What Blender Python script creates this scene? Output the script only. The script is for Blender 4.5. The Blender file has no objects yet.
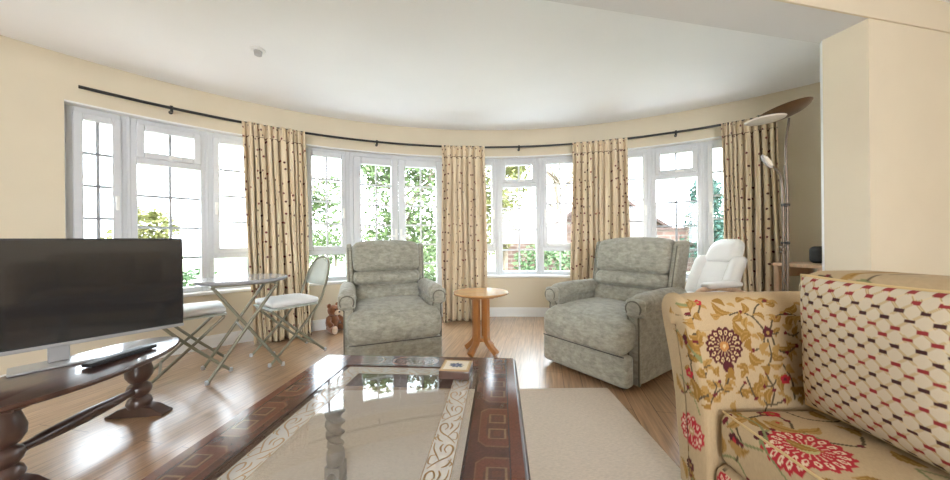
import bpy, bmesh, math, random
import numpy as np
from mathutils import Vector, Matrix
random.seed(7); RNG = np.random.default_rng(7)
SC = bpy.context.scene; COL = SC.collection
PI = math.pi
# ------------------------------------------------------------------ camera
F = 323.0; RHO = 0.0105
cam_d = bpy.data.cameras.new('camera'); cam = bpy.data.objects.new('camera', cam_d); COL.objects.link(cam)
cam_d.sensor_width = 36.0; cam_d.lens = 36.0*F/950.0; cam_d.clip_start = 0.05; cam_d.clip_end = 300
cam.matrix_world = Matrix.Translation((0,0,1.0)) @ Matrix.Rotation(PI/2,4,'X') @ Matrix.Rotation(-RHO,4,'Z')
SC.camera = cam
# ------------------------------------------------------------------ exposure, sky, lights
SC.view_settings.view_transform = 'Standard'; SC.view_settings.look = 'None'
SC.view_settings.gamma = 1.0; SC.view_settings.use_curve_mapping = False
SC.view_settings.exposure = 1.80
W = bpy.data.worlds.new('overcast_sky'); SC.world = W; W.use_nodes = True
wn = W.node_tree.nodes; wl = W.node_tree.links
bg = wn['Background']; bg.inputs['Strength'].default_value = 4.6
tc = wn.new('ShaderNodeTexCoord'); sep = wn.new('ShaderNodeSeparateXYZ'); rp = wn.new('ShaderNodeValToRGB')
wl.new(tc.outputs['Generated'], sep.inputs[0]); wl.new(sep.outputs['Z'], rp.inputs[0]); wl.new(rp.outputs[0], bg.inputs['Color'])
rp.color_ramp.elements[0].position = 0.0; rp.color_ramp.elements[0].color = (.87,.935,1.0,1)
rp.color_ramp.elements[1].position = 1.0; rp.color_ramp.elements[1].color = (.72,.86,1.0,1)
sun_d=bpy.data.lights.new('sun','SUN'); sun_d.energy=5; sun_d.angle=math.radians(6); sun_d.color=(1,.97,.92)
sun=bpy.data.objects.new('sun',sun_d); COL.objects.link(sun); sun.rotation_euler=(math.radians(38),0,math.radians(12))
def area(name, loc, rot, sx, sy, power, col):
    l = bpy.data.lights.new(name,'AREA'); l.shape='RECTANGLE'; l.size=sx; l.size_y=sy; l.energy=power; l.color=col
    o = bpy.data.objects.new(name,l); COL.objects.link(o); o.location=loc; o.rotation_euler=rot
    return o
area('rear_fill_light', (0.1,-3.6,1.45), (PI/2,0,0), 2.1, 1.2, 22, (1.0,0.97,0.93))  # added fill lamp outside the unseen rear opening, brightens the room
# ------------------------------------------------------------------ projection helpers (used to lay the room out)
def ray(x,y):
    u=(x-475)/F; v=(240-y)/F
    return (u+v*RHO, 1.0, v-u*RHO)
def atz(x,y,z):
    d=ray(x,y); t=(z-1.0)/d[2]; return Vector((d[0]*t, t, z))
def atd(x,y,Y):
    d=ray(x,y); return Vector((d[0]*Y, Y, 1.0+d[2]*Y))
CX, CY, RW = 0.30, 0.15, 4.07
def ang(x, R=RW):
    u=(x-475)/F; a=u*u+1; b=-2*(u*CX+CY); c=CX*CX+CY*CY-R*R
    t=(-b+math.sqrt(b*b-4*a*c))/(2*a); return math.atan2(u*t-CX, t-CY)
def pol(a,r,z=0): return Vector((CX+r*math.sin(a), CY+r*math.cos(a), z))
HC = 2.43
# ------------------------------------------------------------------ materials
def newmat(name):
    m = bpy.data.materials.new(name); m.use_nodes=True
    return m, m.node_tree.nodes, m.node_tree.links, m.node_tree.nodes['Principled BSDF']
def mat(name, col, rough=0.6, metal=0.0, var=0.06, scale=8.0, bump=0.0, bscale=80.0, coat=0.0, sheen=0.0, spec=0.5, stretch=(1,1,1)):
    m,n,l,b = newmat(name)
    t=n.new('ShaderNodeTexCoord'); mp=n.new('ShaderNodeMapping'); mp.inputs['Scale'].default_value=stretch
    l.new(t.outputs['Object'], mp.inputs[0])
    ns=n.new('ShaderNodeTexNoise'); ns.inputs['Scale'].default_value=scale; ns.inputs['Detail'].default_value=4
    l.new(mp.outputs[0], ns.inputs['Vector'])
    r=n.new('ShaderNodeValToRGB'); l.new(ns.outputs['Fac'], r.inputs[0])
    lo=[max(0,c*(1-var)) for c in col]; hi=[min(1,c*(1+var)) for c in col]
    r.color_ramp.elements[0].position=.3; r.color_ramp.elements[1].position=.7
    r.color_ramp.elements[0].color=(*lo,1); r.color_ramp.elements[1].color=(*hi,1)
    l.new(r.outputs[0], b.inputs['Base Color'])
    b.inputs['Roughness'].default_value=rough; b.inputs['Metallic'].default_value=metal
    b.inputs['Specular IOR Level'].default_value=spec
    b.inputs['Coat Weight'].default_value=coat; b.inputs['Coat Roughness'].default_value=.05
    b.inputs['Sheen Weight'].default_value=sheen
    if bump>0:
        n2=n.new('ShaderNodeTexNoise'); n2.inputs['Scale'].default_value=bscale; n2.inputs['Detail'].default_value=3
        l.new(mp.outputs[0], n2.inputs['Vector'])
        bp=n.new('ShaderNodeBump'); bp.inputs['Strength'].default_value=bump; bp.inputs['Distance'].default_value=.004
        l.new(n2.outputs['Fac'], bp.inputs['Height']); l.new(bp.outputs[0], b.inputs['Normal'])
    return m
def paintmat(name, rough=0.8, bump=0.15, bscale=250, coat=0.0, spec=0.3):
    """reads the pattern from the mesh's own colour layer"""
    m,n,l,b = newmat(name)
    a=n.new('ShaderNodeVertexColor'); a.layer_name='pattern'; l.new(a.outputs['Color'], b.inputs['Base Color'])
    b.inputs['Roughness'].default_value=rough; b.inputs['Coat Weight'].default_value=coat; b.inputs['Coat Roughness'].default_value=.04
    b.inputs['Specular IOR Level'].default_value=spec
    if bump>0:
        t=n.new('ShaderNodeTexCoord'); n2=n.new('ShaderNodeTexNoise'); n2.inputs['Scale'].default_value=bscale
        l.new(t.outputs['Object'], n2.inputs['Vector'])
        bp=n.new('ShaderNodeBump'); bp.inputs['Strength'].default_value=bump; bp.inputs['Distance'].default_value=.003
        l.new(n2.outputs['Fac'], bp.inputs['Height']); l.new(bp.outputs[0], b.inputs['Normal'])
    return m
def glassmat(name, tint=(1,1,1), refl=1.0, rough=0.0):
    m=bpy.data.materials.new(name); m.use_nodes=True; n=m.node_tree.nodes; l=m.node_tree.links
    n.remove(n['Principled BSDF']); out=n['Material Output']
    tr=n.new('ShaderNodeBsdfTransparent'); tr.inputs[0].default_value=(*tint,1)
    gl=n.new('ShaderNodeBsdfGlossy'); gl.inputs['Roughness'].default_value=rough
    ge=n.new('ShaderNodeNewGeometry'); dt=n.new('ShaderNodeVectorMath'); dt.operation='DOT_PRODUCT'
    l.new(ge.outputs['Incoming'],dt.inputs[0]); l.new(ge.outputs['Normal'],dt.inputs[1])
    def mth(op,a,bv):
        k=n.new('ShaderNodeMath'); k.operation=op
        for i,q in enumerate((a,bv)):
            if q is None: continue
            if isinstance(q,(int,float)): k.inputs[i].default_value=q
            else: l.new(q,k.inputs[i])
        return k.outputs[0]
    ab=mth('ABSOLUTE',dt.outputs['Value'],None); iv=mth('SUBTRACT',1.0,ab); p5=mth('POWER',iv,5.0)
    fr_=mth('MULTIPLY_ADD',p5,.96); n[fr_.node.name].inputs[2].default_value=.04
    mu=n.new('ShaderNodeMath'); mu.operation='MULTIPLY'; mu.inputs[1].default_value=refl; mu.use_clamp=True
    l.new(fr_, mu.inputs[0])
    mx=n.new('ShaderNodeMixShader'); l.new(mu.outputs[0], mx.inputs[0]); l.new(tr.outputs[0], mx.inputs[1]); l.new(gl.outputs[0], mx.inputs[2])
    l.new(mx.outputs[0], out.inputs[0]); return m
M = {}
M['wall']   = mat('cream_wall_paint', (.72,.64,.50), .85, var=.02, scale=3, bump=.05, bscale=200, spec=.2)
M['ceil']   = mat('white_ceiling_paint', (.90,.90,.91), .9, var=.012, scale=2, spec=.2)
M['beam']   = mat('white_beam_paint_shaded', (.72,.72,.725), .9, var=.012, scale=2, spec=.2)  # ceiling white with the soffit's shade mixed into the colour
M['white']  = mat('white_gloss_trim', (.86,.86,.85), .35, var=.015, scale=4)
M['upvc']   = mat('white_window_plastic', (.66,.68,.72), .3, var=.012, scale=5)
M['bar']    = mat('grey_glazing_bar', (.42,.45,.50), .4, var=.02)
M['wglass'] = glassmat('window_glass', (.98,.99,.99), .8)
M['black']  = mat('black_metal', (.012,.012,.013), .35, var=.1)
M['blackp'] = mat('black_plastic', (.02,.02,.022), .45, var=.1)
M['brick']  = None
M['sage']   = mat('sage_metal_tube', (.235,.225,.165), .4, .2, var=.06, scale=20)
M['sagep']  = mat('pale_sage_sheet', (.50,.54,.49), .4, var=.05, scale=10)
M['tgrey']  = mat('grey_table_enamel', (.34,.35,.38), .22, var=.05, scale=10, coat=.4)
M['cushw']  = mat('white_seat_cotton', (.85,.85,.84), .8, var=.03, bump=.2)
M['leather']= mat('white_leather', (.84,.82,.79), .45, var=.03, bump=.1, bscale=300)
M['bwood']  = mat('pale_beech', (.66,.45,.30), .35, var=.12, scale=5, stretch=(1,8,1))
M['oakw']   = mat('honey_beech', (.42,.175,.05), .3, var=.14, scale=6, stretch=(1,1,.2), coat=.3)
M['oakt']   = mat('honey_beech_top', (.55,.30,.12), .25, var=.12, scale=4, stretch=(1,7,1), coat=.4)
M['dwood']  = mat('dark_mahogany', (.070,.030,.020), .28, var=.35, scale=7, stretch=(1,6,1), coat=.5)
M['dwoodv'] = mat('dark_mahogany_turned', (.065,.034,.026), .32, var=.35, scale=9, stretch=(1,1,.3), coat=.4)
M['twist']  = mat('weathered_turned_wood', (.30,.265,.225), .45, var=.3, scale=14)
M['bronze'] = mat('brushed_bronze', (.12,.068,.032), .42, .5, var=.1, scale=30)
M['steel']  = mat('antique_steel', (.155,.12,.095), .35, .75, var=.1, scale=30)
M['silver'] = mat('silver_plastic', (.45,.46,.48), .3, .4, var=.03)
M['fglass'] = mat('frosted_lamp_glass', (.84,.80,.72), .25, var=.02)
M['screen'] = mat('tv_screen', (.020,.021,.023), .14, var=0, coat=.6)
M['fur']    = mat('brown_teddy_plush', (.22,.080,.030), .95, var=.28, scale=45, bump=1.0, bscale=130, sheen=.4)
M['furl']   = mat('pale_muzzle_plush', (.62,.46,.34), .95, var=.2, scale=45, bump=.8, bscale=130, sheen=.3)
M['pipe']   = mat('dark_piping', (.10,.095,.085), .8)
M['sagepipe']=mat('dark_sage_piping', (.15,.143,.115), .85, var=.1, scale=40)
M['goldpipe']=mat('gold_piping', (.58,.42,.20), .7)
M['cord']   = mat('brown_header_cord', (.16,.075,.04), .8, var=.2, scale=60)
M['rose']   = mat('dusty_rose_cloth', (.60,.36,.30), .8, var=.1)
M['rug']    = mat('beige_wool_rug', (.60,.505,.405), .95, var=.10, scale=60, bump=.6, bscale=260, sheen=.2, spec=.1, stretch=(1,3,1))
M['gold']   = mat('gold_enamel', (.17,.086,.014), .4, .1, var=.2, scale=30)
M['milk']   = mat('milk_white_enamel', (.74,.71,.66), .35, var=.03)
M['sagefab']= None
M['paint_fab'] = paintmat('printed_upholstery', .85, .25, 320)
M['paint_wood']= paintmat('inlaid_wood', .12, 0, coat=0, spec=.38)
M['paint_tile']= paintmat('painted_tile', .25, 0, spec=.5)
def floor_mat():
    m,n,l,b=newmat('oak_plank_floor')
    t=n.new('ShaderNodeTexCoord'); mp=n.new('ShaderNodeMapping'); mp.inputs['Rotation'].default_value=(0,0,math.radians(-78))
    l.new(t.outputs['Object'], mp.inputs[0])
    br=n.new('ShaderNodeTexBrick'); br.offset=.37; br.inputs['Scale'].default_value=1.0
    br.inputs['Brick Width'].default_value=1.25; br.inputs['Row Height'].default_value=.125
    br.inputs['Mortar Size'].default_value=.0018; br.inputs['Mortar Smooth'].default_value=.2; br.inputs['Bias'].default_value=0
    br.inputs['Color1'].default_value=(.50,.30,.165,1); br.inputs['Color2'].default_value=(.43,.25,.13,1); br.inputs['Mortar'].default_value=(.14,.07,.035,1)
    l.new(mp.outputs[0], br.inputs['Vector'])
    m2=n.new('ShaderNodeMapping'); m2.inputs['Scale'].default_value=(1.2,22,1); l.new(mp.outputs[0], m2.inputs[0])
    ns=n.new('ShaderNodeTexNoise'); ns.inputs['Scale'].default_value=3; ns.inputs['Detail'].default_value=6; l.new(m2.outputs[0], ns.inputs['Vector'])
    r=n.new('ShaderNodeValToRGB'); r.color_ramp.elements[0].color=(.62,.62,.62,1); r.color_ramp.elements[1].color=(1.2,1.2,1.2,1)
    r.color_ramp.elements[0].position=.3; r.color_ramp.elements[1].position=.72
    l.new(ns.outputs['Fac'], r.inputs[0])
    mx=n.new('ShaderNodeMix'); mx.data_type='RGBA'; mx.blend_type='MULTIPLY'; mx.inputs[0].default_value=1
    l.new(br.outputs['Color'], mx.inputs[6]); l.new(r.outputs[0], mx.inputs[7]); l.new(mx.outputs[2], b.inputs['Base Color'])
    b.inputs['Roughness'].default_value=.34; b.inputs['Coat Weight'].default_value=1.0; b.inputs['Coat Roughness'].default_value=.26; b.inputs['Coat IOR'].default_value=1.9
    bp=n.new('ShaderNodeBump'); bp.inputs['Strength'].default_value=.15; bp.inputs['Distance'].default_value=.002
    l.new(ns.outputs['Fac'], bp.inputs['Height']); l.new(bp.outputs[0], b.inputs['Normal'])
    return m
M['floor']=floor_mat()
def curtain_mat():
    m,n,l,b=newmat('sprigged_curtain_cloth')
    uv=n.new('ShaderNodeUVMap'); mp=n.new('ShaderNodeMapping'); mp.inputs['Scale'].default_value=(13.5,9.5,1)
    l.new(uv.outputs[0], mp.inputs[0])
    v=n.new('ShaderNodeTexVoronoi'); v.voronoi_dimensions='2D'; v.inputs['Scale'].default_value=1; v.inputs['Randomness'].default_value=.55
    l.new(mp.outputs[0], v.inputs['Vector'])
    r=n.new('ShaderNodeValToRGB'); r.color_ramp.interpolation='CONSTANT'
    r.color_ramp.elements[0].position=0; r.color_ramp.elements[0].color=(1,1,1,1)
    r.color_ramp.elements[1].position=.10; r.color_ramp.elements[1].color=(0,0,0,1)
    l.new(v.outputs['Distance'], r.inputs[0])
    sx=n.new('ShaderNodeSeparateXYZ'); l.new(v.outputs['Color'], sx.inputs[0])
    rc=n.new('ShaderNodeValToRGB'); rc.color_ramp.interpolation='CONSTANT'
    e=rc.color_ramp.elements; e[0].color=(.15,.018,.02,1); e[1].position=.5; e[1].color=(.10,.035,.025,1)
    k=e.new(.8); k.color=(.24,.04,.03,1)
    l.new(sx.outputs[0], rc.inputs[0])
    # slub weave
    m2=n.new('ShaderNodeMapping'); m2.inputs['Scale'].default_value=(40,3,1); l.new(uv.outputs[0], m2.inputs[0])
    ns=n.new('ShaderNodeTexNoise'); ns.inputs['Scale'].default_value=1; l.new(m2.outputs[0], ns.inputs['Vector'])
    rb=n.new('ShaderNodeValToRGB'); rb.color_ramp.elements[0].color=(.74,.59,.40,1); rb.color_ramp.elements[1].color=(.85,.73,.54,1)
    rb.color_ramp.elements[0].position=.3; rb.color_ramp.elements[1].position=.7
    l.new(ns.outputs['Fac'], rb.inputs[0])
    mx=n.new('ShaderNodeMix'); mx.data_type='RGBA'; l.new(r.outputs[0], mx.inputs[0]); l.new(rb.outputs[0], mx.inputs[6]); l.new(rc.outputs[0], mx.inputs[7])
    l.new(mx.outputs[2], b.inputs['Base Color']); b.inputs['Roughness'].default_value=.85; b.inputs['Specular IOR Level'].default_value=.2
    b.inputs['Sheen Weight'].default_value=.1
    return m
M['curtain']=curtain_mat()
def chenille():
    m,n,l,b=newmat('sage_grey_chenille')
    t=n.new('ShaderNodeTexCoord')
    v=n.new('ShaderNodeTexVoronoi'); v.distance='CHEBYCHEV'; v.inputs['Scale'].default_value=24; l.new(t.outputs['Object'], v.inputs['Vector'])
    mp=n.new('ShaderNodeMapping'); mp.inputs['Scale'].default_value=(1,1,2.2); l.new(t.outputs['Object'], mp.inputs[0])
    ns=n.new('ShaderNodeTexNoise'); ns.inputs['Scale'].default_value=22; ns.inputs['Detail'].default_value=6; ns.inputs['Roughness'].default_value=.7
    l.new(mp.outputs[0], ns.inputs['Vector'])
    sx=n.new('ShaderNodeSeparateXYZ'); l.new(v.outputs['Color'], sx.inputs[0])
    ad=n.new('ShaderNodeMath'); ad.operation='MULTIPLY_ADD'; ad.inputs[1].default_value=.16; l.new(sx.outputs[0], ad.inputs[0]); l.new(ns.outputs['Fac'], ad.inputs[2])
    r=n.new('ShaderNodeValToRGB'); r.color_ramp.elements[0].position=.30; r.color_ramp.elements[1].position=.82
    r.color_ramp.elements[0].color=(.215,.212,.172,1); r.color_ramp.elements[1].color=(.455,.44,.37,1)
    l.new(ad.outputs[0], r.inputs[0]); l.new(r.outputs[0], b.inputs['Base Color'])
    b.inputs['Roughness'].default_value=.9; b.inputs['Sheen Weight'].default_value=.25; b.inputs['Specular IOR Level'].default_value=.2
    n2=n.new('ShaderNodeTexNoise'); n2.inputs['Scale'].default_value=220; l.new(t.outputs['Object'], n2.inputs['Vector'])
    bp=n.new('ShaderNodeBump'); bp.inputs['Strength'].default_value=.35; bp.inputs['Distance'].default_value=.003
    l.new(n2.outputs['Fac'], bp.inputs['Height']); l.new(bp.outputs[0], b.inputs['Normal'])
    return m
M['sagefab']=chenille()
def brick_mat(name, c1, c2, mortar):
    m,n,l,b=newmat(name)
    t=n.new('ShaderNodeTexCoord'); mp=n.new('ShaderNodeMapping'); mp.inputs['Rotation'].default_value=(PI/2,0,0)
    l.new(t.outputs['Object'], mp.inputs[0])
    br=n.new('ShaderNodeTexBrick'); br.inputs['Scale'].default_value=1; br.inputs['Brick Width'].default_value=.42; br.inputs['Row Height'].default_value=.15
    br.inputs['Mortar Size'].default_value=.02; br.inputs['Color1'].default_value=(*c1,1); br.inputs['Color2'].default_value=(*c2,1); br.inputs['Mortar'].default_value=(*mortar,1)
    l.new(mp.outputs[0], br.inputs['Vector']); l.new(br.outputs['Color'], b.inputs['Base Color']); b.inputs['Roughness'].default_value=.9
    return m
M['brick']=brick_mat('weathered_red_brick',(.055,.028,.022),(.080,.043,.034),(.11,.09,.08))
M['roof']=mat('clay_roof_tiles',(.05,.03,.026),.9,var=.25,scale=12)
M['grass']=mat('lawn_grass',(.27,.32,.18),.95,var=.3,scale=5)
M['paving']=mat('pale_paving',(.80,.79,.77),.9,var=.1,scale=6)
M['bark']=mat('tree_bark',(.13,.10,.075),.9,var=.3,scale=12)
M['leafa']=mat('fresh_green_leaves',(.060,.094,.028),.7,var=.35,scale=3)
M['leafb']=mat('yellow_green_leaves',(.115,.12,.03),.7,var=.3,scale=3)
M['leafc']=mat('blue_green_needles',(.028,.075,.058),.8,var=.35,scale=4)
M['leafd']=mat('dark_shrub_leaves',(.06,.11,.04),.8,var=.4,scale=4)
# ------------------------------------------------------------------ mesh helpers
def finish(name, bm, m, parent=None, smooth=True, bevel=0.0, seg=2, angle=40):
    me=bpy.data.meshes.new(name)
    bmesh.ops.recalc_face_normals(bm, faces=bm.faces)
    bm.to_mesh(me); bm.free()
    o=bpy.data.objects.new(name,me); COL.objects.link(o)
    if m is not None:
        for mm in (m if isinstance(m,(list,tuple)) else [m]): me.materials.append(mm)
    if parent is not None: o.parent=parent
    if smooth:
        for p in me.polygons: p.use_smooth=True
        if angle: me.set_sharp_from_angle(angle=math.radians(angle))
    if bevel>0:
        b=o.modifiers.new('bevel','BEVEL'); b.width=bevel; b.segments=seg; b.limit_method='ANGLE'; b.angle_limit=math.radians(35)
    return o
def thing(name, label, cat, loc=(0,0,0), rotz=0.0, group=None):
    o=bpy.data.objects.new(name,None); COL.objects.link(o); o.empty_display_size=.1
    o.location=loc; o.rotation_euler=(0,0,rotz); o['label']=label; o['category']=cat
    if group: o['group']=group
    return o
def tag(o,label,cat,group=None):
    o['label']=label; o['category']=cat
    if group: o['group']=group
    return o
def struct(o): o['kind']='structure'; return o
def srt(name, loc=(0,0,0)):
    o=bpy.data.objects.new(name,None); COL.objects.link(o); o.location=loc; o['kind']='structure'; return o
def copy_tree(o, parent=None):
    c=o.copy(); COL.objects.link(c)
    if parent is not None:
        c.parent=parent; c.matrix_parent_inverse=o.matrix_parent_inverse.copy()
    for ch in list(o.children): copy_tree(ch,c)
    return c
def vbox(bm, x0,x1,y0,y1,z0,z1, mtx=None):
    v=[bm.verts.new((x,y,z)) for z in (z0,z1) for y in (y0,y1) for x in (x0,x1)]
    for f in ((0,1,3,2),(4,6,7,5),(0,4,5,1),(2,3,7,6),(0,2,6,4),(1,5,7,3)): bm.faces.new([v[i] for i in f])
    if mtx is not None: bmesh.ops.transform(bm, matrix=mtx, verts=v)
    return v
def tube(bm, pts, r, seg=8, closed=False, cap=True):
    pts=[Vector(p) for p in pts]; n=len(pts); rs=r if isinstance(r,(list,tuple)) else [r]*n
    rings=[]; prev=None
    for i,p in enumerate(pts):
        if closed: t=(pts[(i+1)%n]-pts[(i-1)%n])
        else: t=pts[min(i+1,n-1)]-pts[max(i-1,0)]
        t.normalize()
        if prev is None:
            a=Vector((0,0,1)) if abs(t.z)<.9 else Vector((1,0,0)); s=t.cross(a).normalized()
        else:
            s=prev-t*prev.dot(t); s.normalize()
        prev=s; b=t.cross(s)
        rings.append([bm.verts.new(p+(s*math.cos(2*PI*k/seg)+b*math.sin(2*PI*k/seg))*rs[i]) for k in range(seg)])
    m=n if closed else n-1
    for i in range(m):
        A=rings[i]; B=rings[(i+1)%n]
        for k in range(seg): bm.faces.new((A[k],A[(k+1)%seg],B[(k+1)%seg],B[k]))
    if cap and not closed:
        bm.faces.new(rings[0][::-1]); bm.faces.new(rings[-1])
def lathe(bm, prof, seg=24, c=(0,0,0), closed_top=True, closed_bot=True):
    rings=[]
    for r,z in prof:
        rings.append([bm.verts.new((c[0]+r*math.cos(2*PI*k/seg), c[1]+r*math.sin(2*PI*k/seg), c[2]+z)) for k in range(seg)])
    for A,B in zip(rings,rings[1:]):
        for k in range(seg): bm.faces.new((A[k],A[(k+1)%seg],B[(k+1)%seg],B[k]))
    if closed_bot: bm.faces.new(rings[0][::-1])
    if closed_top: bm.faces.new(rings[-1])
def prism(bm, poly, z0, z1, mtx=None):
    a=[bm.verts.new((x,y,z0)) for x,y in poly]; b=[bm.verts.new((x,y,z1)) for x,y in poly]; n=len(poly)
    bm.faces.new(a[::-1]); bm.faces.new(b)
    for i in range(n): bm.faces.new((a[i],a[(i+1)%n],b[(i+1)%n],b[i]))
    if mtx is not None: bmesh.ops.transform(bm, matrix=mtx, verts=a+b)
def softbox(bm, c, s, r, n=10, puff=(0,0,0), fn=None):
    """rounded, optionally puffed upholstery block"""
    nn=n if isinstance(n,(tuple,list)) else (n,n,n)
    h=[x/2 for x in s]; r=min(r,*[x*.999 for x in h]); cache={}
    def vert(p):
        key=tuple(round(x,5) for x in p)
        if key in cache: return cache[key]
        q=[p[i]*h[i] for i in range(3)]
        inner=[max(-h[i]+r,min(h[i]-r,q[i])) for i in range(3)]
        d=Vector([q[i]-inner[i] for i in range(3)])
        if d.length>1e-9: d=d.normalized()*r
        w=Vector(inner)+d
        for i in range(3):
            j,k=(i+1)%3,(i+2)%3
            if puff[i]: w[i]+=math.copysign(1,p[i])*abs(p[i])**2*puff[i]*(1-p[j]**2)*(1-p[k]**2) if abs(p[i])>.01 else 0
        w=w+Vector(c)
        if fn: w=Vector(fn(w,p))
        v=bm.verts.new(w); cache[key]=v; return v
    def warp(t): return math.copysign(abs(t)**.75,t)
    ST=[[warp(-1+2*i/k) for i in range(k+1)] for k in nn]
    for ax in range(3):
        for sg in (-1,1):
            g=[]
            na,nb=nn[(ax+1)%3],nn[(ax+2)%3]
            for i in range(na+1):
                row=[]
                for j in range(nb+1):
                    p=[0,0,0]; p[ax]=sg; p[(ax+1)%3]=ST[(ax+1)%3][i]; p[(ax+2)%3]=ST[(ax+2)%3][j]; row.append(vert(tuple(p)))
                g.append(row)
            for i in range(na):
                for j in range(nb):
                    f=[g[i][j],g[i+1][j],g[i+1][j+1],g[i][j+1]]
                    if len(set(f))==4:
                        try: bm.faces.new(f)
                        except ValueError: pass
def arc_block(bm, a0,a1,r0,r1,z0,z1,n=None):
    n=n or max(2,int(abs(a1-a0)/math.radians(1.5)))
    R=[]
    for i in range(n+1):
        a=a0+(a1-a0)*i/n
        R.append([bm.verts.new(pol(a,r,z)) for r,z in ((r0,z0),(r1,z0),(r1,z1),(r0,z1))])
    for A,B in zip(R,R[1:]):
        for k in range(4): bm.faces.new((A[k],A[(k+1)%4],B[(k+1)%4],B[k]))
    bm.faces.new(R[0]); bm.faces.new(R[-1][::-1])
def NB(): return bmesh.new()
def smooth_pts(pts, k=6, closed=False):
    """Catmull-Rom through the given points"""
    P=[np.array(p,float) for p in pts]; n=len(P); out=[]
    rng=range(n if closed else n-1)
    for i in rng:
        p0=P[(i-1)%n] if (closed or i>0) else 2*P[0]-P[1]; p1=P[i]; p2=P[(i+1)%n]
        p3=P[(i+2)%n] if (closed or i+2<n) else 2*P[-1]-P[-2]
        for j in range(k):
            t=j/k; out.append(.5*((2*p1)+(-p0+p2)*t+(2*p0-5*p1+4*p2-p3)*t*t+(-p0+3*p1-3*p2+p3)*t**3))
    if not closed: out.append(P[-1])
    return out
# ------------------------------------------------------------------ pattern painter (colour layer of a mesh)
class Painter:
    def __init__(s, P, base):
        s.P=np.asarray(P,float); s.C=np.tile(np.array(base,float),(len(s.P),1))
    def put(s, mask, col, a=1.0): s.C[mask]=s.C[mask]*(1-a)+np.array(col)*a
    def near(s, c, r):
        return np.nonzero((np.abs(s.P[:,0]-c[0])<r)&(np.abs(s.P[:,1]-c[1])<r))[0]
    def stroke(s, pts, w, col, k=6, taper=False):
        Q=smooth_pts(pts,k); n=len(Q)
        for i in range(n-1):
            a,b=Q[i],Q[i+1]; L=np.linalg.norm(b-a); m=s.near((a+b)/2, L+w)
            if len(m)==0: continue
            d=b-a; t=np.clip(((s.P[m]-a)@d)/max(d@d,1e-12),0,1)
            dist=np.linalg.norm(s.P[m]-a-t[:,None]*d,axis=1)
            ww=w*(1-.8*i/n) if taper else w
            s.put(m[dist<ww],col)
    def leaf(s, a, b, w, bend, col, vein=None):
        a=np.array(a,float); b=np.array(b,float); d=b-a; L=np.linalg.norm(d); d/=L; nrm=np.array([-d[1],d[0]])
        m=s.near((a+b)/2, L)
        if len(m)==0: return
        q=s.P[m]-a; t=q@d/L; o=q@nrm-bend*L*np.sin(np.clip(t,0,1)*PI)
        wid=w*np.sin(np.clip(t,0,1)**.75*PI)
        ins=(t>0)&(t<1)&(np.abs(o)<wid); s.put(m[ins],col)
        if vein is not None: s.put(m[ins&(np.abs(o)<w*.16)],vein)
    def dot(s, c, r, col):
        m=s.near(c,r); 
        if len(m): s.put(m[np.linalg.norm(s.P[m]-np.array(c),axis=1)<r],col)
    def medallion(s, c, r, dark, light, core, N=14, sx=1.0):
        m=s.near(c,r*max(1,sx)*1.1)
        if len(m)==0: return
        q=(s.P[m]-np.array(c))/np.array([sx,1.0]); d=np.linalg.norm(q,axis=1)/r; a=np.arctan2(q[:,1],q[:,0])
        fr=np.abs((a*N/(2*PI))%1-.5)
        edge=1-.06*np.cos(a*N)
        s.put(m[d<edge],dark)
        pet=(d>.60)&(d<.90)&(fr<.30*np.sqrt(np.clip(1-((d-.75)/.15)**2,0,1)))
        s.put(m[pet],light)
        s.put(m[pet&(fr<.13)&(np.abs(d-.75)<.06)],dark)
        s.put(m[(d>.26)&(d<.58)&(fr>.36)],light,.75)
        s.put(m[d<.26],core); s.put(m[d<.10],light)
    def flower(s, c, r, col, core):
        for k in range(5):
            a=k*2*PI/5+.3; s.dot((c[0]+r*.6*math.cos(a),c[1]+r*.6*math.sin(a)),r*.45,col)
        s.dot(c,r*.35,core)
CREAM=(.44,.325,.19); TAN=CREAM; GOLD=(.255,.135,.024); LGOLD=(.35,.205,.06); VINE=(.085,.060,.030); MAROON=(.075,.010,.014); CRIM=(.40,.020,.030); BERRY=(.13,.012,.018); GREEN=(.19,.20,.085)
def paint_mesh(me, C):
    ca=me.color_attributes.new('pattern','FLOAT_COLOR','POINT')
    a=np.ones((len(me.vertices),4),np.float32); a[:,:3]=np.clip(C,0,1); ca.data.foreach_set('color',a.ravel())
def verts_np(me):
    a=np.empty(len(me.vertices)*3,np.float32); me.vertices.foreach_get('co',a); return a.reshape(-1,3).astype(float)
def normals_np(me):
    return np.array([v.normal[:] for v in me.vertices])
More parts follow.
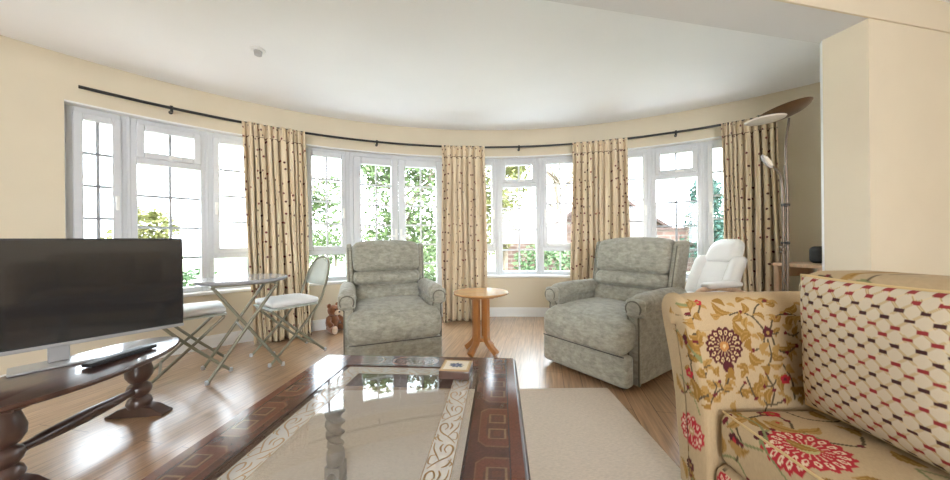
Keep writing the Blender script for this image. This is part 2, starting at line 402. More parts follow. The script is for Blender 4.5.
def motif(p, ox, oy, s=1.0, fx=1):
    """one repeat of the trailing vine print"""
    T=lambda x,y:(ox+fx*x*s, oy+y*s)
    L=lambda a,b,w,bd,c,v=None: p.leaf(T(*a),T(*b),w*s,bd*fx,c,v)
    for pts in ([(0,0),(.04,.05),(.03,.11),(-.03,.14),(-.07,.11)], [(.03,.11),(.08,.14),(.14,.12),(.16,.06)], [(0,0),(.07,-.02),(.13,.01)], [(-.03,.14),(-.05,.20),(-.01,.25)]):
        p.stroke([T(*q) for q in pts], .0034*s, VINE if pts[0]!=(0,0) else GREEN)
    L((.0,.03),(-.07,.03),.016,.18,GOLD,LGOLD); L((.04,.05),(.11,.07),.017,-.2,GOLD,LGOLD); L((.03,.12),(.04,.19),.015,.2,LGOLD,GOLD)
    L((-.07,.11),(-.12,.06),.015,-.2,GOLD,LGOLD); L((.16,.06),(.14,.0),.013,.25,LGOLD,GOLD); L((-.01,.25),(.05,.24),.014,.2,GOLD,LGOLD)
    for q in ((-.07,.11),(.08,.14),(.13,.01),(-.05,.20),(.04,.06)): p.dot(T(*q),.0075*s,BERRY)
    p.flower(T(.14,.12),.016*s,BERRY,LGOLD)
def floral(p, x0,x1,y0,y1, s=1.0, seed=0):
    r=random.Random(seed); j=0; y=y0-.1
    while y<y1+.1:
        x=x0-.1+(.13*s if j%2 else 0); i=0
        while x<x1+.1:
            motif(p,x+r.uniform(-.015,.015),y+r.uniform(-.015,.015),s,1 if (i+j)%2 else -1); x+=.27*s; i+=1
        y+=.235*s; j+=1
# ================================================================== ROOM SHELL
A_L, A_R = math.radians(-80), math.radians(66)
W1=[ang(x,4.17) for x in (64,129.5,207.5,284)]
W2=[ang(x,4.17) for x in (303,350)]
D1=[ang(x,4.17) for x in (350,398.5,446)]
W3=[ang(x,4.17) for x in (459,499,540,581)]
W4=[ang(x,4.17) for x in (606,652,703,754)]
HEAD, SILL, RO = 2.09, 0.51, 4.36
openings=[(W1[0],W1[-1],SILL),(W2[0],W2[-1],SILL),(D1[0],D1[-1],0.0),(W3[0],W3[-1],SILL),(W4[0],W4[-1],SILL)]
bm=NB()
arc_block(bm,A_L,A_R,RW,RO,HEAD,HC+.1)
cur=A_L
for a0,a1,s in openings:
    if a0-cur>1e-4: arc_block(bm,cur,a0,RW,RO,0,HEAD)
    if s>0: arc_block(bm,a0,a1,RW,RO,0,s)
    cur=a1
arc_block(bm,cur,A_R,RW,RO,0,HEAD)
struct(finish('wall_bow',bm,M['wall']))
# white-painted underside of the window heads
bm=NB()
for a0,a1 in ((W1[0],W1[-1]),(W2[0],D1[-1]),(W3[0],W3[-1]),(W4[0],W4[-1])):
    arc_block(bm,a0,a1,RW+.002,4.15,HEAD-.012,HEAD+.001)
struct(finish('trim_1',bm,M['white']))
# skirting
bm=NB()
for a0,a1 in ((A_L,D1[0]),(D1[-1],A_R)):
    arc_block(bm,a0,a1,RW-.018,RW+.002,0,.10); arc_block(bm,a0,a1,RW-.010,RW+.002,.10,.118)
struct(finish('baseboard_bow',bm,M['white']))
# floor / ceiling
bm=NB(); vbox(bm,-5,5.2,-4.0,4.45,-.12,0); struct(finish('floor',bm,M['floor'],smooth=False))
bm=NB(); vbox(bm,-5,5.2,-4.0,4.6,HC,HC+.12); struct(finish('ceiling',bm,M['ceil'],smooth=False))
# beam between the two rooms and the pier under its end
BD=Vector((.977,.212,0)); BN=Vector((-.212,.977,0)); PJ=Vector((2.222,2.09,0))
def bpt(s,t,z): v=PJ+BD*s+BN*t; return (v.x,v.y,z)
def slab(bm,s0,s1,t0,t1,z0,z1):
    v=[bm.verts.new(bpt(s,t,z)) for z in (z0,z1) for t in (t0,t1) for s in (s0,s1)]
    for f in ((0,1,3,2),(4,6,7,5),(0,4,5,1),(2,3,7,6),(0,2,6,4),(1,5,7,3)): bm.faces.new([v[i] for i in f])
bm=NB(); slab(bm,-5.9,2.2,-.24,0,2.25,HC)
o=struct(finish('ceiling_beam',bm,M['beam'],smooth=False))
bm=NB(); slab(bm,-5.9,2.2,-.25,-.24,2.25,HC); struct(finish('trim_2',bm,M['wall'],smooth=False))
bm=NB(); slab(bm,.03,1.75,-.24,0,0,2.25); slab(bm,0,.03,-.24,-.03,0,2.25)
struct(finish('wall_pier',bm,M['wall'],smooth=False))
# white painted corner strip of the pier
bm=NB()
v=[bm.verts.new(bpt(s,t,z)) for z in (0,2.25) for s,t in ((0,-.03),(.03,0),(.03,-.03))]
for f in ((0,1,2),(3,5,4),(0,3,4,1),(1,4,5,2),(2,5,3,0)): bm.faces.new([v[i] for i in f])
struct(finish('trim_3',bm,M['white'],smooth=False))
# left nib wall, side and rear walls of the room behind the camera
bm=NB(); slab(bm,-5.95,-5.5,-.24,0,0,2.25); struct(finish('wall_nib',bm,M['wall'],smooth=False))
bm=NB(); vbox(bm,-3.5,-3.36,-3.5,.9,0,HC); struct(finish('wall_left',bm,M['wall'],smooth=False))
bm=NB(); vbox(bm,3.2,3.34,-3.5,2.1,0,HC); struct(finish('wall_right',bm,M['wall'],smooth=False))
bm=NB(); vbox(bm,-3.5,-1.0,-3.5,-3.36,0,HC); vbox(bm,1.2,3.34,-3.5,-3.36,0,HC); vbox(bm,-1.0,1.2,-3.5,-3.36,0,.85); vbox(bm,-1.0,1.2,-3.5,-3.36,2.1,HC)
struct(finish('wall_rear',bm,M['wall'],smooth=False))
# ------------------------------------------------------------------ windows
def chord(a0,a1,r):
    p0=pol(a0,r); p1=pol(a1,r); d=(p1-p0); L=d.length; d.normalize()
    mtx=Matrix(((d.x,-d.y,0,p0.x),(d.y,d.x,0,p0.y),(0,0,1,0),(0,0,0,1)))   # local x along the chord, y outwards
    return mtx,L
def ring(bm,x0,x1,z0,z1,w,y0,y1,mtx,wb=None):
    wb=wb or w
    vbox(bm,x0,x0+w,y0,y1,z0,z1,mtx); vbox(bm,x1-w,x1,y0,y1,z0,z1,mtx)
    vbox(bm,x0+w,x1-w,y0,y1,z1-w,z1,mtx); vbox(bm,x0+w,x1-w,y0,y1,z0,z0+wb,mtx)
RF=4.17
def light(root,a0,a1,kind,barm,flip=False):
    mtx,L=chord(a0,a1,RF); z0=.535; z1=HEAD-.012
    bm=NB(); ring(bm,0,L,z0,z1,.05,-.02,.05,mtx)
    vbox(bm,-.012,.012,-.03,.05,z0,z1,mtx)
    panes=[]; sashes=[]
    if kind=='fan':
        vbox(bm,.05,L-.05,-.02,.05,1.695,1.75,mtx)
        sashes.append((.045,L-.045,1.745,z1-.045,'bottom')); panes.append((.05,L-.05,z0+.05,1.695,2,4,.02))
    else:
        vbox(bm,.05,L-.05,-.02,.05,.845,.90,mtx)
        sashes.append((.045,L-.045,.895,z1-.045,'side')); panes.append((.05,L-.05,z0+.05,.845,2,1,.02))
    finish('frame',bm,M['upvc'],root,bevel=.006)
    for x0,x1,s0,s1,hk in sashes:
        bm=NB(); ring(bm,x0,x1,s0,s1,.052,-.045,.02,mtx)
        sh=finish('sash',bm,M['upvc'],root,bevel=.008)
        bm=NB()
        if hk=='bottom':
            xm=(x0+x1)/2; vbox(bm,xm-.012,xm+.012,-.06,-.045,s0+.01,s0+.04,mtx); vbox(bm,xm-.012,xm+.075,-.074,-.06,s0+.014,s0+.034,mtx)
        else:
            xh=(x0+.026) if flip else (x1-.026); zm=(s0+s1)/2-.10
            vbox(bm,xh-.012,xh+.012,-.06,-.045,zm-.02,zm+.03,mtx); vbox(bm,xh-.010,xh+.010,-.078,-.06,zm-.09,zm+.02,mtx)
        finish('handle',bm,M['white'],sh,bevel=.004)
        panes.append((x0+.052,x1-.052,s0+.052,s1-.052,2,1 if hk=='bottom' else 4,-.01))
    for x0,x1,s0,s1,nc,nr,y in panes:
        bm=NB(); vbox(bm,x0,x1,y-.004,y+.004,s0,s1,mtx); finish('pane',bm,M['wglass'],root,smooth=False)
        bm=NB()
        for i in range(1,nc): xx=x0+(x1-x0)*i/nc; vbox(bm,xx-.0105,xx+.0105,y-.010,y+.010,s0,s1,mtx)
        for j in range(1,nr): zz=s0+(s1-s0)*j/nr; vbox(bm,x0,x1,y-.010,y+.010,zz-.0105,zz+.0105,mtx)
        finish('glazing_bars',bm,barm,root,smooth=False)
def sillboard(root,a0,a1):
    bm=NB(); arc_block(bm,a0,a1,RW-.035,RF+.05,SILL-.002,SILL+.028)
    finish('sill',bm,M['white'],root,bevel=.008)
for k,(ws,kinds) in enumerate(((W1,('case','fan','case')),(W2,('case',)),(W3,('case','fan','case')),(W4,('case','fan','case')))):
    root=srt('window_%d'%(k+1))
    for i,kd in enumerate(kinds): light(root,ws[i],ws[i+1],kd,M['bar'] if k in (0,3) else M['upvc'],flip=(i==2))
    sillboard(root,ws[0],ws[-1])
root=srt('door_1')
bm=NB()
mt0,L0=chord(D1[0],D1[1],RF); mt1,L1=chord(D1[1],D1[2],RF)
vbox(bm,0,.045,-.03,.05,0,HEAD-.012,mt0); vbox(bm,0,L0,-.03,.05,HEAD-.062,HEAD-.012,mt0); vbox(bm,0,L1,-.03,.05,HEAD-.062,HEAD-.012,mt1); vbox(bm,L1-.045,L1,-.03,.05,0,HEAD-.012,mt1)
vbox(bm,0,L0,-.03,.05,0,.04,mt0); vbox(bm,0,L1,-.03,.05,0,.04,mt1)
finish('frame',bm,M['upvc'],root,bevel=.006)
for i,(mt,L,xa,xb) in enumerate(((mt0,L0,.045,L0-.004),(mt1,L1,.004,L1-.045))):
    bm=NB(); ring(bm,xa,xb,.045,HEAD-.066,.085,-.05,.02,mt,wb=.16)
    lf=finish('door_leaf',bm,M['upvc'],root,bevel=.010)
    x0,x1,s0,s1=xa+.085,xb-.085,.205,HEAD-.151
    bm=NB(); vbox(bm,x0,x1,-.014,-.006,s0,s1,mt); finish('pane',bm,M['wglass'],lf,smooth=False)
    bm=NB(); xx=(x0+x1)/2; vbox(bm,xx-.0105,xx+.0105,-.02,0,s0,s1,mt)
    for j in range(1,7): zz=s0+(s1-s0)*j/7; vbox(bm,x0,x1,-.02,0,zz-.0105,zz+.0105,mt)
    finish('glazing_bars',bm,M['upvc'],lf,smooth=False)
    bm=NB(); xh=xb-.03 if i==0 else xa+.03
    vbox(bm,xh-.014,xh+.014,-.06,-.05,.93,1.15,mt); vbox(bm,xh-.010,xh+.010,-.095,-.06,1.05,1.07,mt)
    sg=-1 if i==0 else 1
    vbox(bm,min(xh,xh+sg*.11),max(xh,xh+sg*.11),-.10,-.085,1.048,1.072,mt); finish('door_handle',bm,M['white'],lf,bevel=.004)
# ================================================================== CURTAIN POLE AND CURTAINS
ZR=2.185; RR=RW-.085
rod=thing('curtain_pole','long black curved metal curtain pole running above the whole bow window','curtain pole',pol(0,RR,ZR))
def rel(o,v): return Vector(v)-Vector(o.location)
bm=NB(); a0,a1=ang(80,RR),ang(757,RR)
tube(bm,[rel(rod,pol(a0+(a1-a0)*i/80,RR,ZR)) for i in range(81)],.0125,10); finish('rod',bm,M['black'],rod)
bm=NB(); lathe(bm,[(.004,-.03),(.018,-.02),(.022,0),(.018,.02),(.004,.03)],12,rel(rod,pol(a1+.005,RR,ZR))); finish('finial',bm,M['black'],rod)
for x in (173,378,520,677):
    a=ang(x,RR); bm=NB()
    tube(bm,[rel(rod,pol(a,RW+.004,ZR-.018)),rel(rod,pol(a,RR,ZR-.018))],.009,8); tube(bm,[rel(rod,pol(a,RR,ZR-.036)),rel(rod,pol(a,RR,ZR+.018))],.011,8)
    tube(bm,[rel(rod,pol(a,RW+.006,ZR-.018)),rel(rod,pol(a,RW-.006,ZR-.018))],.015,12)
    finish('bracket',bm,M['black'],rod)
def curtain(xt0,xt1,xb0,xb1,label,nf,seed):
    r=random.Random(seed); RC=RR-.022; nu,nv=nf*18,80
    at0,at1,ab0,ab1=[ang(x,RC) for x in (xt0,xt1,xb0,xb1)]
    wid=(at1-at0)*RC
    am=[r.uniform(.55,1.25) for _ in range(nf+2)]
    ws=[r.uniform(.6,1.45) for _ in range(nf)]; cs=np.concatenate([[0],np.cumsum(ws)])/sum(ws)
    bm=NB(); uvl=bm.loops.layers.uv.new('UVMap'); g=[]; base=pol((ab0+ab1)/2,RC); cord=[]
    def lerp(L,t):
        i=int(t); f=t-i; f=f*f*(3-2*f); return L[i]*(1-f)+L[min(i+1,len(L)-1)]*f
    def point(t,z):
        s=(2.165-z)/2.15; hd=max(0,min(1,(z-2.03)/.02))
        pinch=math.exp(-((z-2.03)/.014)**2)
        f=t*nf; k=min(int(f),nf-1); tt=cs[k]+(cs[k+1]-cs[k])*(f-k)      # uneven fold widths
        th=2*PI*f
        A=(.064+.010*s)*lerp(am,f)*(1-.42*hd)*(1-.4*pinch)
        cw=math.cos(th); off=A*((2*abs(math.cos(PI*f))**.42-1)+.18*math.cos(2*th+k*1.7)*min(1,s*5))
        off+=.007*hd*math.cos(th*4+seed)
        tan=(cs[k+1]-cs[k])*wid*.17*math.sin(2*th)*(1-.5*hd)
        a=(at0+(at1-at0)*tt)*(1-s)+(ab0+(ab1-ab0)*tt)*s
        sw=.016*math.sin(z*2.3+seed+tt*9)*s
        return pol(a+(tan+sw)/RC, RC-off-.068+pinch*.006, z)-base
    for j in range(nv+1):
        z=.012+(2.165-.012)*(j/nv)**.93
        g.append([(bm.verts.new(point(i/nu,z)),(i/nu*wid*2.3,z)) for i in range(nu+1)])
    for j in range(nv):
        for i in range(nu):
            q=[g[j][i],g[j][i+1],g[j+1][i+1],g[j+1][i]]; fc=bm.faces.new([v for v,_ in q])
            for lp,(v,uv) in zip(fc.loops,q): lp[uvl].uv=(uv[0]+seed*.37,uv[1])
    o=finish('curtain',bm,M['curtain'],None,angle=None); o.location=base
    sd=o.modifiers.new('cloth','SOLIDIFY'); sd.thickness=.003; sd.offset=0
    tag(o,label,'curtain','sprigged cream curtains on the bow window pole')
    bm=NB(); inw=Vector((CX,CY,0))-Vector((base.x,base.y,0)); inw.normalize()
    tube(bm,[point(.05+.9*i/(nu),2.03)+inw*.006 for i in range(nu+1)],.0055,6); finish('header_cord',bm,M['cord'],o)
curtain(242,305,250,310,'cream sprigged curtain behind the grey folding bistro chair with the white cushion',10,1)
curtain(442,485,440,487,'cream sprigged curtain hanging behind the small round wooden table',7,2)
curtain(573,628,569,630,'cream sprigged curtain hanging behind the sage recliner nearest the rug',9,3)
curtain(722,778,724,783,'cream sprigged curtain at the pole end beside the floor lamp',9,4)
# ================================================================== CEILING DETECTOR
p=atz(258,50,HC)
t=thing('smoke_detector','small white round smoke detector on the ceiling','smoke detector',(p.x,p.y,HC))
bm=NB(); lathe(bm,[(.030,-.012),(.046,-.010),(.05,0)],24); finish('base',bm,M['white'],t)
bm=NB(); lathe(bm,[(.012,-.045),(.024,-.040),(.028,-.012)],20); finish('sensor_dome',bm,M['silver'],t)
# ================================================================== RUG
rl=Matrix.Rotation(math.radians(1.0),4,'Z')
bm=NB(); softbox(bm,(0,0,.006),(2.12,2.3,.014),.006,16)
o=finish('rug',bm,M['rug'],None); o.location=(-.19,.995,0); tag(o,'plain beige wool rug under the inlaid coffee table','rug')
# ================================================================== COFFEE TABLE
ct=thing('coffee_table','dark inlaid mahogany coffee table with a gold scrolled glass top','coffee table',(-.295,.818,.013),math.radians(-4.5))
TW,TL,TH=.81,1.155,.487; FX,FY=.137,.107
def frame_top():
    bm=NB(); n=0
    def patch(x0,x1,y0,y1,nx,ny):
        g=[[bm.verts.new((x0+(x1-x0)*i/nx,y0+(y1-y0)*j/ny,TH)) for i in range(nx+1)] for j in range(ny+1)]
        for j in range(ny):
            for i in range(nx): bm.faces.new((g[j][i],g[j][i+1],g[j+1][i+1],g[j+1][i]))
    hx,hy=TW/2,TL/2
    patch(-hx,-hx+FX,-hy,hy,50,420); patch(hx-FX,hx,-hy,hy,50,420)
    patch(-hx+FX,hx-FX,hy-FY,hy,200,40); patch(-hx+FX,hx-FX,-hy,-hy+FY,60,12)
    o=finish('border_inlay',bm,M['paint_wood'],ct,angle=None)
    P=verts_np(o.data)[:,:2]; x,y=P[:,0],P[:,1]
    nz=np.sin(x*90+np.sin(y*23)*2)*.5+np.sin(y*55+np.sin(x*60)*3)*.5+RNG.normal(0,.25,len(x))
    pt=Painter(P,(.085,.032,.021)); pt.C*= (1+.22*nz)[:,None]
    side=np.abs(x)>hx-FX
    ax=np.where(x>0,1,-1); cx=ax*(hx-FX/2+.008); per=.215
    yy=((y+.03)%per)-per/2
    dx=np.abs(x-cx); dy=np.abs(yy)
    octo=np.maximum(np.maximum(dx/.047,dy/.087),(dx+dy)/.114)
    pt.put(side&(octo<1),(.130,.047,.027)); pt.put(side&(np.abs(octo-1)<.03),(.165,.080,.042))
    pt.put(side&(octo<.62),(.100,.042,.028))
    sq=np.maximum(dx,np.abs(np.abs(yy)-.035)); pt.put(side&(np.abs(sq-.020)<.0022),(.22,.125,.065)); pt.put(side&(sq<.010),(.12,.048,.028))
    m=side&(np.abs(x)>hx-.030); pt.put(m,(.135,.045,.026)); pt.put(side&(np.abs(np.abs(x)-(hx-.031))<.0018),(.03,.012,.01))
    end=~side; xx=((x+.11)%.22)-.11; ey=np.abs(y)-(hy-FY/2)
    e=np.maximum(np.maximum(np.abs(xx)/.09,np.abs(ey)/.04),(np.abs(xx)+np.abs(ey))/.105)
    pt.put(end&(e<1),(.115,.044,.027)); pt.put(end&(np.abs(e-1)<.05),(.15,.07,.04))
    inn=np.maximum(np.abs(x)-(hx-FX),np.abs(y)-(hy-FY)); pt.put(inn<.006,(.035,.016,.012))
    pt.C*=.92; pt.C*=(1+.10*RNG.normal(0,1,len(x)))[:,None]
    paint_mesh(o.data,pt.C)
    bm=NB(); ring(bm,-hx,hx,-1,1,.1,0,1,None) if False else None
    for x0,x1,y0,y1 in ((-hx,-hx+FX,-hy,hy),(hx-FX,hx,-hy,hy),(-hx+FX,hx-FX,hy-FY,hy),(-hx+FX,hx-FX,-hy,-hy+FY)):
        vbox(bm,x0,x1,y0,y1,TH-.032,TH-.0008)
    finish('top_frame',bm,M['dwood'],ct,smooth=False)
    bm=NB(); 
    lip=[(-hx,-hy),(hx,-hy),(hx,hy),(-hx,hy)]
    tube(bm,[(x,y,TH-.018) for x,y in lip for _ in (0,)]+[],.001,4,closed=True); bm.clear()
    for (x0,y0),(x1,y1) in zip(lip,lip[1:]+lip[:1]): tube(bm,[(x0,y0,TH-.016),(x1,y1,TH-.016)],.013,10)
    finish('edge_moulding',bm,M['dwoodv'],ct)
frame_top()
gx,gy=TW/2-FX,TL/2-FY
bm=NB(); vbox(bm,-gx,gx,-gy,gy,TH-.011,TH-.003); finish('glass_top',bm,glassmat('table_glass',(.95,.95,.945),1.15),ct,smooth=False)
# gold scrolls printed on the glass
bm=NB(); bm2=NB()
def ribbon(bm,pts,w,z):
    Q=smooth_pts(pts,7); prev=None
    for i,q in enumerate(Q):
        d=Q[min(i+1,len(Q)-1)]-Q[max(i-1,0)]; d=d/max(1e-9,np.linalg.norm(d)); nn=np.array([-d[1],d[0]])
        ww=w*(.45+.55*math.sin(PI*i/(len(Q)-1)))
        cur=(bm.verts.new((*(q+nn*ww),z)),bm.verts.new((*(q-nn*ww),z)))
        if prev: bm.faces.new((prev[0],cur[0],cur[1],prev[1]))
        prev=cur
def band(p0,p1,w):
    p0=np.array(p0);p1=np.array(p1); d=p1-p0; L=np.linalg.norm(d); d/=L; nn=np.array([-d[1],d[0]])
    n=max(2,round(L/.088)); st=L/n; z=TH-.0022
    for s in (-w/2,w/2): ribbon(bm,[p0+nn*s,(p0+p1)/2+nn*s,p1+nn*s],.0010,z)
    for k in range(n):
        sg=1 if k%2 else -1; f=lambda a,b: p0+d*((k+a)*st)+nn*(b*sg*w/2)
        ribbon(bm,[f(0,-.8),f(.25,-.2),f(.5,.6),f(.8,.75),f(.92,.35),f(.75,.1),f(.6,.3)],.0024,z)
        ribbon(bm,[f(.3,-.1),f(.5,-.4),f(.75,-.75),f(1.0,-.8)],.0020,z)
        ribbon(bm,[f(.5,-.4),f(.45,-.8),f(.2,-.85),f(.15,-.55)],.0018,z)
        ribbon(bm,[f(.05,.2),f(.15,.6),f(.38,.8)],.0024,z); ribbon(bm,[f(.62,-.1),f(.8,-.25),f(.95,-.1)],.0026,z)
        ribbon(bm,[f(.1,.75),f(.2,.9),f(.32,.6)],.0020,z)
bw=.062; bx,by=gx-.052,gy-.042
band((bx,-by-bw/2),(bx,by+bw/2),bw); band((-bx,-by-bw/2),(-bx,by+bw/2),bw); band((-bx+bw/2,by),(bx-bw/2,by),bw); band((-bx+bw/2,-by),(bx-bw/2,-by),bw)
for x0,x1,y0,y1 in ((bx-bw/2,bx+bw/2,-by-bw/2,by+bw/2),(-bx-bw/2,-bx+bw/2,-by-bw/2,by+bw/2),(-bx+bw/2,bx-bw/2,by-bw/2,by+bw/2),(-bx+bw/2,bx-bw/2,-by-bw/2,-by+bw/2)):
    vbox(bm2,x0,x1,y0,y1,TH-.0029,TH-.0026)
mk=glassmat('milky_glass_band',(1,1,1),.3); 
_n=mk.node_tree.nodes; _l=mk.node_tree.links
_d=_n.new('ShaderNodeBsdfDiffuse'); _d.inputs[0].default_value=(.84,.81,.75,1); _m=_n.new('ShaderNodeMixShader'); _m.inputs[0].default_value=.33
_o=_n['Material Output']; _s=_o.inputs[0].links[0].from_socket; _l.new(_s,_m.inputs[1]); _l.new(_d.outputs[0],_m.inputs[2]); _l.new(_m.outputs[0],_o.inputs[0])
finish('milky_border',bm2,mk,ct,smooth=False)
finish('gold_scrollwork',bm,M['gold'],ct,smooth=False)
# apron, twisted legs, stretchers
lx,ly=TW/2-.080,TL/2-.095
for s in (-1,1):
    bm=NB(); vbox(bm,s*lx-.012,s*lx+.012,-ly,ly,TH-.085,TH-.032); finish('apron',bm,M['dwood'],ct,smooth=False)
    bm=NB(); vbox(bm,-lx,lx,s*ly-.012,s*ly+.012,TH-.085,TH-.032); finish('apron',bm,M['dwood'],ct,smooth=False)
def twist_leg():
    bm=NB(); n=110; z0,z1=.165,TH-.085; seg=20; rings=[]
    for i in range(n+1):
        t=i/n; z=z0+(z1-z0)*t; r=[]
        for k in range(seg):
            th=2*PI*k/seg; rr=.031*(1+.30*math.cos(2*th+t*PI*11.0))*(.86+.14*math.sin(PI*t))
            r.append(bm.verts.new((rr*math.cos(th),rr*math.sin(th),z)))
        rings.append(r)
    for A,B in zip(rings,rings[1:]):
        for k in range(seg): bm.faces.new((A[k],A[(k+1)%seg],B[(k+1)%seg],B[k]))
    vbox(bm,-.026,.026,-.026,.026,TH-.09,TH-.032); lathe(bm,[(.030,.075),(.036,.10),(.034,.13),(.022,.148),(.034,.155),(.024,.168)],16); vbox(bm,-.031,.031,-.031,.031,.012,.078); lathe(bm,[(.040,0),(.044,.006),(.040,.014)],16)
    return bm
for sx in (-1,1):
    for sy in (-1,1):
        o=finish('leg',twist_leg(),M['twist'],ct); o.location=(sx*lx,sy*ly,0)
for s in (-1,1):
    bm=NB(); tube(bm,[(s*lx,-ly,.042),(s*lx,-ly*.5,.042),(s*lx,0,.042),(s*lx,ly*.5,.042),(s*lx,ly,.042)],[.015,.020,.025,.020,.015],12); finish('stretcher',bm,M['twist'],ct)
bm=NB(); tube(bm,[(-lx,0,.042),(-lx*.5,0,.042),(0,0,.042),(lx*.5,0,.042),(lx,0,.042)],[.015,.020,.024,.020,.015],12); finish('stretcher',bm,M['twist'],ct)
# coaster box
q=atz(456,378,.50); cb=thing('coaster_box','square wooden coaster box with blue painted tile lid, on the coffee table','coaster box',(q.x,q.y+.035,.013+TH),math.radians(-7))
bm=NB(); softbox(bm,(0,0,.016),(.112,.105,.032),.005,8); finish('box',bm,M['dwoodv'],cb)
bm=NB(); n=70; g=[[bm.verts.new((-.054+.108*i/n,-.0505+.101*j/n,.0335)) for i in range(n+1)] for j in range(n+1)]
for j in range(n):
    for i in range(n): bm.faces.new((g[j][i],g[j][i+1],g[j+1][i+1],g[j+1][i]))
o=finish('tile_lid',bm,M['paint_tile'],cb,angle=None); P=verts_np(o.data)[:,:2]; pt=Painter(P,(.56,.43,.25))
m=np.maximum(np.abs(P[:,0])/.054,np.abs(P[:,1])/.0505); pt.put(m<.78,(.72,.66,.54)); pt.put(m>.9,(.40,.26,.13))
for k in range(9):
    a=k*2*PI/9; pt.leaf((0,0),(.030*math.cos(a),.024*math.sin(a)),.006,.1,(.10,.13,.20))
pt.flower((.0,.0),.014,(.07,.10,.19),(.3,.32,.38)); pt.dot((.018,-.012),.007,(.14,.18,.25)); pt.dot((-.02,.01),.006,(.10,.14,.2))
paint_mesh(o.data,pt.C); sd=o.modifiers.new('t','SOLIDIFY'); sd.thickness=.003; sd.offset=-1
# ================================================================== RECLINERS
def make_recliner(name,label,loc,rot):
    r=thing(name,label,'recliner chair',loc,rot,'sage chenille recliner chairs'); f=M['sagefab']
    bm=NB(); softbox(bm,(0,.04,.17),(.60,.66,.26),.02,6); finish('base',bm,f,r)
    for s in (-1,1):
        for y in (-.28,.32):
            bm=NB(); lathe(bm,[(.022,0),(.022,.05)],12,(s*.27,y,0)); finish('glide',bm,M['blackp'],r)
    bm=NB(); softbox(bm,(0,-.385,.135),(.715,.10,.21),.03,14,(0,.012,0)); pn=finish('footrest_panel',bm,f,r)
    bm=NB(); tube(bm,[(-.34,-.436,.238),(.34,-.436,.238)],.0045,8); finish('piping',bm,M['pipe'],pn)
    def seatfn(w,p):
        w=Vector(w); k=max(0,min(1,(-w.y-.285)/.03)); w.x*=1+.16*k*k*(3-2*k)
        fr=max(0,(-w.y-.20)/.26); w.z-=.050*fr*fr
        if p[2]>0: w.z+=.016*math.sin(max(0,min(1,(w.y+.44)/.8))*PI)
        return w
    bm=NB(); softbox(bm,(0,-.085,.365),(.615,.74,.205),.065,26,(0,.012,.012),seatfn); finish('seat',bm,f,r)
    lean=lambda w:(w.x*(1+.05*max(0,(w.z-.5))), w.y+(w.z-.42)*.24-.020*(w.x/.3)**2, w.z)
    for nm,z0,z1,th,pf in (('lower_back_cushion',.40,.600,.17,.03),('lumbar_cushion',.590,.722,.19,.034),('head_cushion',.714,1.005,.20,.04)):
        def fn(w,p,z0=z0,z1=z1,nm=nm):
            w=Vector(w)
            if nm=='head_cushion' and p[2]>0: w.z-=.022*(abs(w.x)/.30)**2.5
            return lean(w)
        bm=NB(); softbox(bm,(0,.235,(z0+z1)/2),(.605,th,z1-z0),.055,14,(0,pf,.006),fn); finish(nm,bm,f,r)
    for s in (-1,1):
        def fn(w,p,s=s): return (w.x+s*.03*max(0,w.z-.5),w.y+(w.z-.42)*.24,w.z)
        bm=NB(); softbox(bm,(s*.325,.275,.675),(.055,.20,.60),.024,10,(0,0,0),fn); wg=finish('back_wing',bm,f,r)
        bm=NB(); tube(bm,[fn(Vector((s*.335,.178,z)),0) for z in (.56,.65,.75,.85,.94)],.005,6); finish('piping',bm,M['sagepipe'],wg)
    bm=NB(); softbox(bm,(0,.345,.56),(.64,.07,.80),.03,10,(0,.01,0),lambda w,p:(w.x,w.y+(w.z-.42)*.24,w.z)); finish('back_panel',bm,f,r)
    for s in (-1,1):
        bm=NB(); softbox(bm,(s*.340,.055,.285),(.072,.70,.51),.025,10,(.006,0,0)); am=finish('arm',bm,f,r)
        def padfn(w,p,s=s):
            w=Vector(w); w.z+=.010*math.cos((w.y+.05)*2.6)-.012*max(0,(-w.y-.22)/.10)**2; return w
        bm=NB(); softbox(bm,(s*.352,.025,.553),(.135,.66,.125),.06,16,(0,0,.008),padfn); finish('arm_pad',bm,f,am)
        bm=NB(); softbox(bm,(s*.340,-.300,.27),(.080,.03,.48),.014,8); finish('arm_front',bm,f,am)
        bm=NB()
        pts=[(s*.34+.036,-.318,.035),(s*.34+.036,-.318,.42),(s*.34+.034,-.318,.47)]+[(s*.354+.050*math.cos(a),-.343,.540+.049*math.sin(a)) for a in [PI*(k/12*1.36-.18) for k in range(13)]]+[(s*.34-.034,-.318,.47),(s*.34-.036,-.318,.42),(s*.34-.036,-.318,.035)]
        tube(bm,pts,.0055,6); finish('piping',bm,M['sagepipe'],am)
        bm=NB(); softbox(bm,(s*.354,-.312,.540),(.128,.06,.124),.058,12,(0,.010,0)); finish('arm_scroll',bm,f,am)
    return r
make_recliner('recliner_chair','sage chenille recliner turned sideways beside the rug, in front of the white leather chair',(1.10,2.585,0),math.radians(-55))
make_recliner('recliner_chair','sage chenille recliner behind the coffee table, in front of the french doors',(-.755,2.86,0),math.radians(21))
